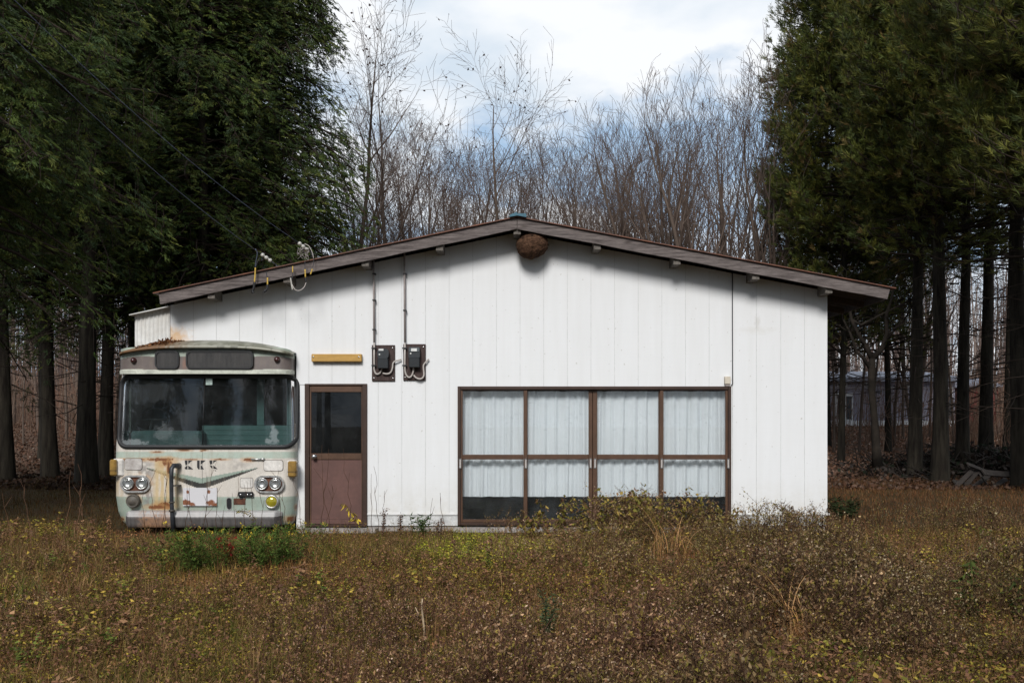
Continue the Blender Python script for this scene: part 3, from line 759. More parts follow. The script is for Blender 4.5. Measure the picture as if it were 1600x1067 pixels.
# hole for the windscreen
def in_rr(px, py, x0, x1, y0, y1, r):
    dx = np.maximum(np.maximum(x0 + r - px, px - (x1 - r)), 0); dy = np.maximum(np.maximum(y0 + r - py, py - (y1 - r)), 0)
    return (px > x0) & (px < x1) & (py > y0) & (py < y1) & (dx * dx + dy * dy < r * r)
cpx = (PX[:-1, :-1] + PX[1:, 1:]) / 2; cpy = (PY[:-1, :-1] + PY[1:, 1:]) / 2
isfront = np.array([k != 's' for k, t, yb in Pcol]); fr = (isfront[:-1] & isfront[1:])[:, None]
GX0, GX1, GY0, GY1, GR = 183.5, 459, 587.5, 698, 15
hole = in_rr(cpx, cpy, GX0 + 2, GX1 - 2, GY0 + 2, GY1 - 2, GR - 2) & fr
bodymat = colmat('bus_paint', .45, .4, .12, 30, grain=.18)
body = grid_mesh('body', P, bodymat, C, parent=bus, keep=~hole)
# windscreen
def surf_pt(px, py, off=0.):
    x = pxf(px); z = pzf(py); y = float(surf(np.array(x), np.array(z))); return Vector((x, y - off, z))
loop = rrect(0, 0, (GX1 - GX0) / 2, (GY1 - GY0) / 2, GR, 8)
lp = []
for i in range(len(loop)):
    a = loop[i]; b2 = loop[(i + 1) % len(loop)]
    for k in range(4): lp.append((a[0] + (b2[0] - a[0]) * k / 4 + (GX0 + GX1) / 2, a[1] + (b2[1] - a[1]) * k / 4 + (GY0 + GY1) / 2))
lpd = []
for i in range(len(lp)):
    a = np.array(lp[i]); b2 = np.array(lp[(i + 1) % len(lp)]); n = max(1, int(np.linalg.norm(b2 - a) / 5))
    for k in range(n): lpd.append(tuple(a + (b2 - a) * k / n))
g = MB(); pts = [surf_pt(x, y, .012) for x, y in lpd]; pts = pts + pts[:2]
g.tube(pts, .030, 8, cap=False)
gask = g.build('windscreen_gasket', M['black'], bus)
xs = np.linspace(GX0 + .5, GX1 - .5, 90); ys = np.linspace(GY0 + .5, GY1 - .5, 40)
XX, YY = np.meshgrid(xs, ys, indexing='ij')
x = pxf(XX); z = pzf(YY); y = surf(x, z) + .006
kp = in_rr((XX[:-1, :-1] + XX[1:, 1:]) / 2, (YY[:-1, :-1] + YY[1:, 1:]) / 2, GX0, GX1, GY0, GY1, GR)
BO = Vector(bus.location)
def bc(px, py): v = surf_pt(px, py) - BO; return (v.x, v.y, v.z)
M['glass_b'] = glassmat('bus_windscreen_glass', (.56, .68, .67), .0, .045, [
    (bc(427, 681), (.07, .3, .17), .30), (bc(421, 689), (.09, .3, .045), .30), (bc(256, 676), (.15, .3, .16), .12), (bc(225, 612), (.5, .3, .2), .05), (bc(204, 692), (.3, .3, .06), .3)])
grid_mesh('windscreen', np.stack([x, y, z], -1), M['glass_b'], parent=bus, keep=kp)
g = MB(); g.tube([surf_pt(317, GY0 + 1, .004), surf_pt(317, GY1 - 1, .004)], .006, 6); g.build('windscreen_divider', M['black'], bus)
st_ = surf_pt(324.5, 596, .012); g = MB(); g.box(st_.x - .045, st_.x + .045, st_.y - .002, st_.y, st_.z - .045, st_.z + .045); g.build('inspection_sticker', pm('faded_sticker', (.45, .55, .5), .6, .3, 40, col2=(.2, .26, .25)), bus)
# cabin
cab = MB(); x0, x1 = pxf(190), pxf(455)
cab.box(x0, x1, YF + .35, 18.4, .25, .3, 0); cab.box(x0, x1, 17.9, 17.95, .3, 2.5, 0); cab.box(x0 - .0, x0 + .03, YF + .3, 17.9, .3, 2.5, 0); cab.box(x1 - .03, x1, YF + .3, 17.9, .3, 2.5, 0); cab.box(x0, x1, YF + .2, 17.9, 2.12, 2.17, 0)
M['cabin'] = pm('cabin_lining', (.075, .07, .06), .8, .5, 1.5, col2=(.02, .022, .022), stretch=(3, 3, .6))
cab.build('cabin', M['cabin'], bus)
M['teal'] = pm('teal_panel', (.075, .125, .12), .6, .15, 3, stretch=(.5, 1, 20), lo=.3, hi=.7)
g = MB()
Yt = 14.75
g.box(WX(316, Yt), WX(459, Yt), Yt, Yt + .05, WZ(705, Yt), WZ(664.5, Yt))
for q in (671, 679, 687): g.box(WX(316, Yt), WX(459, Yt), Yt - .008, Yt - .001, WZ(q + .8, Yt), WZ(q, Yt))
g.box(WX(400, Yt), WX(411, Yt), Yt + .052, Yt + .1, WZ(664, Yt), WZ(585, Yt)); g.box(WX(447, Yt), WX(459, Yt), Yt + .052, Yt + .1, WZ(664, Yt), WZ(585, Yt))
g.build('partition', M['teal'], bus)
g = MB(); g.box(WX(190, 14.55), WX(316, 14.55), 14.5, 14.8, WZ(706, 14.55), WZ(673, 14.55), bev=.04); g.build('dashboard', pm('dashboard_teal', (.05, .08, .078), .5, .3), bus)
g = MB(); cc_ = Vector((WX(240, 14.9), 14.86, 1.55))
ringp = [cc_ + Vector((.23 * math.cos(a), .16 * math.sin(a), .16 * math.sin(a))) for a in np.linspace(0, 2 * math.pi, 25)]
g.tube(ringp, .014, 6, cap=False); g.tube([cc_ + Vector((-.22, 0, 0)), cc_ + Vector((.22, 0, 0))], .012, 5); g.tube([cc_, cc_ + Vector((0, -.2, -.3))], .025, 6); g.build('steering_wheel', M['black'], bus)
for q in (235, 375):
    g = MB(); g.box(WX(q, 15.5) - .27, WX(q, 15.5) + .27, 15.4, 15.52, .9, 1.75, bev=.05); g.box(WX(q, 15.5) - .27, WX(q, 15.5) + .27, 15.05, 15.38, .75, .88, bev=.03); g.build('seat', pm('worn_vinyl', (.05, .07, .08), .5, .3), bus)

# header box above the windscreen
nu = 150; u = np.linspace(-1, 1, nu)
def hplan(xh, rc):
    e = np.clip(np.abs(xh) - (HWH - rc), 0, rc * .9999); return .05 * (xh / HWH) ** 2 + rc - np.sqrt(rc * rc - e * e)
SPH2 = F / (YF + .15); HWH = (457 - 188) / 2 / SPH2; HCX = (322.5 - 800) / SPH2; YH = YF - .035; SPH = F / YH
hz = lambda py: CAMZ + (HZ - py) / SPH
uu = np.sin(u * math.pi / 2) ; xh = uu * HWH
topy = 541.5 + 8.5 * np.abs(u) ** 5
rows = 46
P = np.zeros((nu + 2, rows, 3)); 
yh = YH + hplan(xh, .16)
pyb = 583.5 + 0 * u
for i in range(nu):
    v = np.linspace(0, 1, rows); py = pyb[i] + (topy[i] - pyb[i]) * v
    P[i + 1, :, 0] = HCX + xh[i]; P[i + 1, :, 1] = yh[i] + .0006 * (584 - py) ; P[i + 1, :, 2] = hz(py)
P[0] = P[1] + np.array([0, 3.8, 0]); P[-1] = P[-2] + np.array([0, 3.8, 0])
PYh = HZ - (P[..., 2] - CAMZ) * SPH; PXh = P[..., 0] * SPH + 800
C = np.ones(P.shape) * np.array([.31, .36, .30])
brow = 556.5 + 3.5 * np.clip((np.abs(PXh - 322) - 105) / 30, 0, 1) ** 2
C = np.where(((PYh > brow) & (PYh < 577))[..., None], np.array([.115, .092, .085]), C)
C = np.where((PYh >= 577)[..., None], np.array([.47, .48, .41]), C)
nA = fbm(PXh, PYh, .09, 61); nB = fbm(PXh, PYh * .2, .3, 62); nC = fbm(PXh, PYh, .5, 63)
C = C * (.75 + .45 * nA[..., None]); C = lerpc(C, np.array([.16, .13, .10]), .4 * sstep(.5, .8, nB))
C = lerpc(C, np.array([.36, .20, .07]), .7 * sstep(.42, .7, nC * g2(PXh, PYh, 254, 580, 8, 6) * 1.5)); C = lerpc(C, np.array([.25, .11, .06]), .6 * g2(PXh, PYh, 288, 568, 3, 9))
hd = grid_mesh('header', P, bodymat, C, parent=bus)
g = MB()
pl = [(HCX + xh[i], yh[i]) for i in range(0, nu, 3)]
n = len(pl); vs = [(a, b2 - .018, hz(584)) for a, b2 in pl] + [(a, b2 - .018, hz(578.5)) for a, b2 in pl] + [(a, YF + .5, hz(584)) for a, b2 in pl] + [(a, b2 + .01, hz(578.5)) for a, b2 in pl]
fs = [(i, i + 1, n + i + 1, n + i) for i in range(n - 1)] + [(2 * n + i, 2 * n + i + 1, i + 1, i) for i in range(n - 1)] + [(n + i, n + i + 1, 3 * n + i + 1, 3 * n + i) for i in range(n - 1)]
g.add(vs, fs); g.build('drip_rail', pm('cream_trim', (.46, .47, .40), .5, .25, 8), bus)
# header windows
def hy(px):
    x = (px - 800) / SPH - HCX; return YH + float(hplan(np.array(x), .16))
for (a, b2, label) in ((242.5, 280, None), (291, 396, None)):
    x0, x1 = (a - 800) / SPH, (b2 - 800) / SPH; z0, z1 = hz(576.5), hz(547.5)
    yy = min(hy(a), hy(b2)) - .012; cxw, czw = (x0 + x1) / 2, (z0 + z1) / 2
    g = MB(); rr1 = rrect(cxw, czw, (x1 - x0) / 2, (z1 - z0) / 2, .07, 6); rr2 = rrect(cxw, czw, (x1 - x0) / 2 - .024, (z1 - z0) / 2 - .024, .05, 6)
    g.ring(rr1, rr2, yy - .014, yy + .04); o = g.build('header_window', M['black'], bus)
    g = MB(); g.prism(rr2, yy + .0, yy + .03); g.build('dark_pane', pm('grimy_dark_pane', (.035, .032, .03), .22, .5, 3, spec=.6, stretch=(6, 1, 1), col2=(.06, .055, .05)), o)
for q, z_ in ((207.5, 563), (432, 561.5)):
    yy = hy(q); g = MB(); g.lathe(((q - 800) / SPH, yy + .004, hz(z_)), [(.042, 0), (.042, .012), (.034, .018), (.033, .04), (.022, .055), (.006, .06)], 16)
    g.build('marker_lamp', pm('dark_red_lens', (.045, .012, .012), .25, .4, spec=.7), bus)
# roof cap
nu, nv = 120, 30; u = np.linspace(-1, 1, nu)[:, None]; v = np.linspace(0, 1, nv)[None, :]
YR = YF - .11; SR = F / YR
lipz = CAMZ + (HZ - (540.5 + 10.5 * np.abs(u) ** 3.2)) / SR
SRE = F / (YR + .2); RCX = (322.5 - 800) / SRE; RHW = 135.5 / SRE; xr = RCX + u * RHW
plan = .05 * u ** 2 + .16 - np.sqrt(.16 ** 2 - np.clip((np.abs(u) - (1 - .12)) / .12, 0, .9999) ** 2 * .16 ** 2)
vv = np.where(v < .6, v / .6 * .55, .55 + (v - .6) / .4 * 3.4)
rise = (1 - np.exp(-vv * 5)) * .125 * (1 - .75 * u ** 2)
ymask = 1.0
Pt = np.stack([xr + 0 * v, YR + plan + vv * (1 - .0 * u), lipz + rise], -1)
lipb = Pt[:, :1].copy(); lipb[..., 2] -= .028
und = lipb.copy(); und[..., 1] += .16; und[..., 2] -= .005
P = np.concatenate([und, lipb, Pt], 1)
PXr = P[..., 0] * SR + 800; VV = P[..., 1]
C = np.ones(P.shape) * np.array([.27, .265, .215]); nA = fbm(PXr, VV * 100, .06, 71); nB = fbm(PXr, VV * 100, .3, 72)
C = lerpc(C, np.array([.10, .10, .06]), sstep(.35, .6, nA) * .8 * (VV > YR + .04)); C = lerpc(C, np.array([.16, .085, .04]), sstep(.35, .62, nB + .5 * (1 - sstep(230, 300, PXr))) * (1 - sstep(240, 330, PXr)))
C = lerpc(C, np.array([.04, .04, .03]), .6 * sstep(.6, .7, nB))
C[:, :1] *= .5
grid_mesh('roof_cap', P, bodymat, C, parent=bus)
# leaf litter on the roof
n = 700; px_ = 205 + 70 * rng.beta(2, 2.2, n); dep = rng.uniform(.05, .5, n)
litx = (px_ - 800) / SR; uu_ = (litx - RCX) / RHW
hm = .05 * np.exp(-((px_ - 245) / 22) ** 2)
litz = CAMZ + (HZ - (540.5 + 10.5 * np.abs(uu_) ** 3.2)) / SR + (1 - np.exp(-dep * 5)) * .125 * (1 - .75 * uu_ ** 2) + rng.random(n) * hm * .7
LIT = (np.stack([litx, YR + dep + .03, litz], -1), rng)

# lamps
M['chrome'] = pm('pitted_chrome', (.42, .41, .39), .35, .35, 20, metal=.85, col2=(.75, .74, .72))
M['reflector'] = pm('lamp_reflector', (.62, .62, .60), .32, .1, metal=1)
M['rustplate'] = pm('rusty_plate', (.05, .02, .012), .8, .4, 12, .2, col2=(.13, .05, .025))
M['lensglass'] = glassmat('lamp_glass', (.95, .96, .97), .03, .10)
M['amber'] = pm('amber_lens', (.24, .14, .03), .3, .3, 8, spec=.6)
M['buswhite'] = pm('chalky_bus_white', (.58, .55, .51), .55, .2, 6)
M['greycap'] = pm('grimy_lamp_cap', (.07, .06, .048), .6, .4, 8)
def stadium(cx, cz, hw, r, n=10): return rrect(cx, cz, hw, r, r * .999, n)
for cxp, cyp, lamps in ((213, 755.5, (201.5, 223)), (421.5, 756, (410.5, 431))):
    s0 = surf_pt(cxp, cyp); yb = s0.y
    lamp = MB(); o_ = stadium(s0.x, s0.z, 23.5 / SP, 13.5 / SP); i_ = stadium(s0.x, s0.z, 20.5 / SP, 10.8 / SP)
    lamp.ring(o_, i_, yb - .045, yb + .06); lo_ = lamp.build('headlight_bezel', M['chrome'], bus)
    g = MB(); g.prism(stadium(s0.x, s0.z, 20.4 / SP, 10.7 / SP), yb - .012, yb + .02); g.build('lamp_recess', M['rustplate'], lo_)
    for q in lamps:
        c_ = Vector((pxf(q), yb - .013, pzf(cyp - .7)))
        hl = MB(); rad = 9.2 / SP
        hl.lathe(tuple(c_), [(rad, 0), (rad, .03), (rad * .93, .036), (rad * .88, .03), (rad * .7, .016), (rad * .4, .005), (rad * .2, .002)], 24)
        h_ = hl.build('headlight', M['reflector'], lo_)
        g = MB(); g.lathe(tuple(c_), [(rad * .9, .031), (rad * .8, .038), (rad * .5, .045), (rad * .1, .048)], 24); g.build('lens', M['lensglass'], lo_)
for cxp, cyp, rp, lensm in ((210, 782, 10.5, 'greycap'), (425.5, 783, 9, 'yl')):
    s0 = surf_pt(cxp, cyp); rad = rp / SP
    c_ = (s0.x, s0.y + .02, s0.z)
    g = MB()
    if lensm == 'greycap':
        g.lathe(c_, [(rad, 0), (rad, .09), (rad * .94, .1), (rad * .86, .105), (rad * .84, .095), (rad * .6, .115), (rad * .3, .125), (rad * .05, .127)], 24); g.build('fog_lamp', M['greycap'], bus)
    else:
        g.lathe(c_, [(rad * 1.2, 0), (rad * 1.2, .07), (rad * 1.1, .085), (rad * .96, .085), (rad * .92, .06), (rad * .7, .045), (rad * .2, .04)], 24); o = g.build('fog_lamp', M['chrome'], bus)
        g = MB(); g.lathe(c_, [(rad * .92, .075), (rad * .8, .088), (rad * .5, .098), (rad * .1, .103)], 24); g.build('yellow_lens', pm('yellow_lens', (.42, .36, .02), .12, .5, 14, spec=.9, metal=.3, col2=(.25, .22, .03)), o)
# turn lamps with their white bases
for (a, b2, c_, d_, z0, z1) in ((174, 184.5, 184.7, 193.5, 743, 717.5), (450, 463.5, 446, 449.8, 745, 720)):
    yl = surf_pt(190 if a < 300 else 452, 730).y
    g = MB(); g.box(pxf(min(a + 2, c_)), pxf(max(b2 - 2, d_)), yl - .03, yl + .12, pzf(z0 + 1), pzf(z1 - 1), bev=.02); o = g.build('turn_lamp_base', M['buswhite'], bus)
    g = MB(); g.box(pxf(a), pxf(b2), yl - .09, yl + .05, pzf(z0), pzf(z1), bev=.018); g.build('amber_lens', M['amber'], o)
    g = MB(); zz_ = (pzf(z0) * 2 + pzf(z1)) / 3; g.box(pxf(a) - .001, pxf(b2) + .001, yl - .092, yl - .0, zz_ - .004, zz_ + .004); g.build('lens_seam', M['frame2'], o)
# bumper
us = np.linspace(0, 1, 170); prof = [(.30, 796.5), (.02, 796.8), (-.095, 797.2), (-.12, 799), (-.135, 805), (-.14, 806), (-.14, 820), (-.13, 822), (.3, 822)]
pr = []
for (a, b2), (c_, d_) in zip(prof[:-1], prof[1:]):
    for k in range(4): pr.append((a + (c_ - a) * k / 4, b2 + (d_ - b2) * k / 4))
pr.append(prof[-1]); pr = np.array(pr)
x0b, x1b = pxf(197), pxf(441)
ends = np.minimum(us, 1 - us) * (x1b - x0b)
eb = np.clip(1 - ends / .07, 0, 1)
P = np.zeros((len(us), len(pr), 3))
P[..., 0] = (x0b + us * (x1b - x0b))[:, None]
P[..., 1] = YF + pr[None, :, 0] + .03 * (np.abs(us - .5) * 2)[:, None] ** 2 + (eb * .13)[:, None] * (pr[None, :, 0] < .2)
zc_ = pzf(809.5); P[..., 2] = zc_ + (np.array([pzf(q) for q in pr[:, 1]])[None, :] - zc_) * (1 - .22 * eb[:, None])
PXb = P[..., 0] * SP + 800; PYb = HZ - (P[..., 2] - CAMZ) * SP
nA = fbm(PXb, PYb, .07, 81); nB = fbm(PXb, PYb * .15, .4, 82); nC = fbm(PXb, PYb, .5, 83)
C = np.ones(P.shape) * np.array([.30, .285, .275]); C = C * (.75 + .5 * nA[..., None]); C = np.where((PYb > 805.5)[..., None], C * np.array([.20, .185, .18]), C); C = lerpc(C, C * .55, .8 * sstep(.45, .65, nB))  # front face darkened below the bevel: its shade put into the colour
C = lerpc(C, np.array([.11, .06, .035]), .85 * sstep(.25, .5, nC + .2 * nB) * sstep(224, 232, PXb) * (1 - sstep(263, 271, PXb)) * sstep(800, 803, PYb))
C = lerpc(C, np.array([.28, .15, .08]), .6 * sstep(.3, .6, nC) * sstep(214, 232, PXb) * (1 - sstep(263, 280, PXb)))
C = lerpc(C, np.array([.45, .45, .44]), .4 * (PYb < 805.5) * sstep(.4, .7, nB))
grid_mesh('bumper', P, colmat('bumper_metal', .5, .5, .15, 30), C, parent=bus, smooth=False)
# number plate panel
xs = np.linspace(287.5, 340.5, 54); ys = np.linspace(789.5, 761.5, 30); XX, YY = np.meshgrid(xs, ys, indexing='ij')
yp = surf_pt(314, 775).y - .02
nC = fbm(XX, YY, .45, 91)
C = np.ones(XX.shape + (3,)) * np.array([.50, .49, .50])
for a in ((292, 784, 8, 5), (302, 787, 6, 3), (331, 785, 8, 5), (337, 788, 6, 4), (295, 768, 2.5, 3), (328, 768, 3, 3.5), (332, 760, 3, 2)):
    C = lerpc(C, np.array([.18, .07, .035]), sstep(.32, .45, g2(XX, YY, *a) * (.4 + .9 * nC)))
P = np.stack([pxf(XX), yp + 0 * XX, pzf(YY)], -1)
pl_ = grid_mesh('plate_panel', P, colmat('plate_paint', .5), C, parent=bus, smooth=False)
g = MB(); g.box(pxf(287.5), pxf(340.5), yp + .001, yp + .02, pzf(789.5), pzf(761.5)); g.build('plate_backing', M['buswhite'], pl_)
# access hatches, badge letters and small fittings
def hatch(cx_, cy_, hw_, hh_, r_, nm='access_hatch', mt='buswhite', o=.006):
    s0 = surf_pt(cx_, cy_); g = MB()
    ys_ = [float(surf(np.array(pxf(cx_ + k * hw_)), np.array(pzf(cy_)))) for k in (-1, 0, 1)]
    loop = rrect(0, 0, hw_ / SP, hh_ / SP, r_ / SP, 5)
    vs = []; 
    for off in (o, -.01):
        for a, b2 in loop:
            x_ = s0.x + a; z_ = s0.z + b2; vs.append((x_, float(surf(np.array(x_), np.array(z_))) - off, z_))
    n = len(loop); g.add(vs, [list(range(n))] + [(k, (k + 1) % n, n + (k + 1) % n, n + k) for k in range(n)]); return g.build(nm, M[mt], bus)
M['hatchline'] = pm('hatch_gap', (.12, .10, .085), .9)
M['whitegrime'] = pm('grimy_white', (.30, .27, .25), .6, .3, 9, col2=(.50, .47, .44))
hatch(208.7, 725, 14.3, 9.3, 4, 'hatch_gap', 'hatchline', .004); hatch(208.7, 725, 13.6, 8.6, 3.6, 'access_hatch', 'whitegrime', .012)
hatch(427.3, 727, 15.2, 8.8, 4, 'hatch_gap', 'hatchline', .004); hatch(427.3, 727, 14.5, 8.1, 3.6, 'access_hatch', 'buswhite', .012)
hatch(386, 754, 10, 8, 2.5, 'hatch_gap', 'hatchline', .004); hatch(386, 754, 9.4, 7.4, 2.2, 'access_hatch', 'buswhite', .007)
hatch(375, 783, 9, 5, .6, 'rusty_patch', 'rustplate', .006)
hatch(358.7, 786.5, 4.2, 10, 4, 'hatch_gap', 'chrome', .006); hatch(358.7, 786.5, 3.2, 8.8, 3, 'oval_opening', 'black', .012)
g = MB(); s0 = surf_pt(386, 771)
g.box(pxf(373.5), pxf(397.5), s0.y - .05, s0.y - .02, pzf(775.5), pzf(767.5), bev=.012); g.box(pxf(376), pxf(380), s0.y - .02, s0.y + .03, pzf(779), pzf(769)); o = g.build('tow_bracket', M['black'], bus)
for q in (378, 388.5, 394.5):
    g = MB(); g.lathe((pxf(q), s0.y - .051, pzf(772)), [(.012, 0), (.012, .004), (.004, .006)], 10); g.build('bracket_bolt', M['steel'], o)
M['letter'] = pm('black_letter_paint', (.02, .02, .022), .5, .3, 20)
def glyph(polys):
    g = MB()
    for poly in polys:
        vs = []
        for off in (.003, -.002):
            for a, b2 in poly:
                vs.append(tuple(surf_pt(a, b2, off)))
        n = len(poly); g.add(vs, [list(range(n))] + [(k, (k + 1) % n, n + (k + 1) % n, n + k) for k in range(n)])
    g.build('badge_letter', M['letter'], bus)
q = lambda x, y: (260 + x / 15.24, 700 + y / 15.24)
glyph([[q(455, 288), q(518, 288), q(518, 380), q(475, 410), q(455, 330)], [q(518, 400), q(518, 500), q(470, 500), q(448, 462)], [q(535, 288), q(645, 288), q(585, 325), q(540, 385)], [q(537, 410), q(590, 445), q(655, 500), q(537, 500)]])
glyph([[q(748, 288), q(808, 288), q(808, 500), q(780, 500), q(748, 455)], [q(830, 288), q(950, 288), q(850, 375), q(830, 385)], [q(830, 400), q(860, 415), q(910, 500), q(830, 500)]])
glyph([[q(1043, 288), q(1108, 288), q(1112, 370), q(1060, 385), q(1043, 335)], [q(1050, 400), q(1112, 420), q(1112, 490), q(1068, 450)], [q(1130, 288), q(1225, 288), q(1160, 325), q(1132, 365)], [q(1132, 410), q(1180, 440), q(1235, 500), q(1132, 480)], [q(1160, 515), q(1180, 520), q(1205, 542), q(1175, 540)]])
g = MB(); a = surf_pt(393.5, 717, .03); b2 = surf_pt(411, 717, .03); g.tube([a, b2], .011, 6); g.tube([b2 + Vector((-.01, 0, 0)), b2 + Vector((.02, .03, 0))], .018, 8); g.build('wiper_pivot', M['chrome'], bus)
# black vertical pipe standing off the front
g = MB(); a = surf_pt(281, 727, -.02); yq = a.y - .19
pts = [a, a + Vector((-.01, -.1, .0)), Vector((pxf(277.5), yq + .03, pzf(726.5))), Vector((pxf(275.4), yq, pzf(731))), Vector((pxf(275), yq, pzf(745))), Vector((pxf(275.5), yq, pzf(780))), Vector((pxf(276.5), yq, pzf(805))), Vector((pxf(278), yq, pzf(829)))]
g.tube(pts, [.038, .036, .034, .030, .028, .028, .028, .030], 12); g.build('intake_pipe', pm('dull_black_pipe', (.022, .024, .028), .45, .4, 12), bus)
g = MB(); g.box(pxf(276), pxf(284.5), yq, surf_pt(284, 757).y, pzf(758.5), pzf(756.5)); g.tube([Vector((pxf(275.7), yq, pzf(781.5))), Vector((pxf(275.7), yq, pzf(783.5)))], .04, 12); g.tube([Vector((pxf(276), yq, pzf(794))), Vector((pxf(276), yq, pzf(797)))], .042, 12); g.build('pipe_clamp', M['greycap'], bus)
# underside, wheels
g = MB(); g.box(pxf(215), pxf(440), YF + .25, 18.5, .02, .22); g.build('chassis', M['dark'], bus)
M['tyre'] = pm('old_tyre', (.02, .02, .02), .9, .4)
for xw in (pxf(205), pxf(440)):
    for yw_ in (15.2, 18.2):
        g = MB(); pts = [Vector((xw - .12, yw_, .32)), Vector((xw - .11, yw_, .32)), Vector((xw + .11, yw_, .32)), Vector((xw + .12, yw_, .32))]; g.tube(pts, [.36, .42, .42, .36], 24); o = g.build('wheel', M['tyre'], bus)

# ------------------------------------------------------------------ ground
def axis(a, b, n, p0, w):
    t = np.linspace(-1, 1, n); return np.sign(t) * (np.abs(t) * w + np.abs(t) ** 4 * (b - w))
gx = axis(-300, 300, 260, 0, 30)
gy = np.concatenate([np.linspace(-120, 3, 20), np.linspace(3.3, 30, 180), 30.3 + np.linspace(0, 1, 110)[1:] ** 2.2 * 400])
XX, YY = np.meshgrid(gx, gy, indexing='ij')
m, nt, b = newmat('meadow_soil'); M['ground'] = m
co = coords(nt)
a = mixc(nt, mapr(nt, noise(nt, co, .9, 6, .65), .38, .62), (.060, .036, .018), (.065, .055, .020))
a = mixc(nt, mapr(nt, noise(nt, co, 9, 6, .75), .45, .62), a, (.085, .055, .028))
a = mixc(nt, mapr(nt, noise(nt, co, 40, 4, .8), .5, .65), a, (.02, .013, .008))
sp = nt.nodes.new('ShaderNodeSeparateXYZ'); nt.links.new(co, sp.inputs[0])
far = mixc(nt, mapr(nt, noise(nt, co, 14, 5, .8), .4, .62), (.05, .03, .02), (.15, .095, .065))
a = mixc(nt, mapr(nt, sp.outputs[1], 23, 30), a, far)
nt.links.new(a, b.inputs['Base Color']); b.inputs['Roughness'].default_value = 1; setspec(b, .1)
bump(nt, b, noise(nt, co, 22, 6, .75), .9, .06)
g_ = grid_mesh('ground', np.stack([XX, YY, gz(XX, YY)], -1), M['ground'], loc=(0, 0, 0)); tag(g_, kind='structure')

# ------------------------------------------------------------------ plants: building blocks
def unit(v): return v / (np.linalg.norm(v, axis=-1, keepdims=True) + 1e-9)
def leafq(P, D, S, L, Wd, C, bend=.0):
    """diamond leaves. all (N,3); L,Wd (N,)"""
    L = np.broadcast_to(L, (len(P),))[:, None]; Wd = np.broadcast_to(Wd, (len(P),))[:, None]
    D = unit(D); S = unit(S - D * (S * D).sum(-1, keepdims=True)); Nn = np.cross(D, S)
    v = np.stack([P, P + D * L * .5 + S * Wd * .5 + Nn * L * bend, P + D * L, P + D * L * .5 - S * Wd * .5 + Nn * L * bend], 1)
    n = len(P); f = np.arange(4 * n).reshape(n, 4)
    return v.reshape(-1, 3), f, np.repeat(C, 4, 0)
def segq(A, B, r0, r1, C, k=3):
    n = len(A); D = unit(B - A); ref = np.tile(np.array([[.31, .77, .55]]), (n, 1)); S = unit(np.cross(D, ref)); T = np.cross(D, S)
    r0 = np.broadcast_to(r0, (n,))[:, None]; r1 = np.broadcast_to(r1, (n,))[:, None]
    ring0 = []; ring1 = []
    for j in range(k):
        a = 2 * math.pi * j / k; o = S * math.cos(a) + T * math.sin(a); ring0.append(A + o * r0); ring1.append(B + o * r1)
    v = np.stack(ring0 + ring1, 1).reshape(-1, 3); base = (np.arange(n) * 2 * k)[:, None]
    f = np.concatenate([np.concatenate([base + j, base + (j + 1) % k, base + k + (j + 1) % k, base + k + j], 1) for j in range(k)], 0)
    return v, f, np.repeat(C, 2 * k, 0)
def join(parts):
    V = []; Fs = []; C = []; o = 0
    for v, f, c in parts:
        V.append(v); Fs.append(f + o); C.append(c); o += len(v)
    return np.concatenate(V), np.concatenate(Fs), np.concatenate(C)
def pick(pal, n, g=rng, var=.25, w=None):
    pal = np.array(pal, float); i = g.choice(len(pal), n, p=w)
    return pal[i] * (1 + var * (g.random((n, 1)) * 2 - 1))
def rdir(n, g=rng): return unit(g.normal(size=(n, 3)))

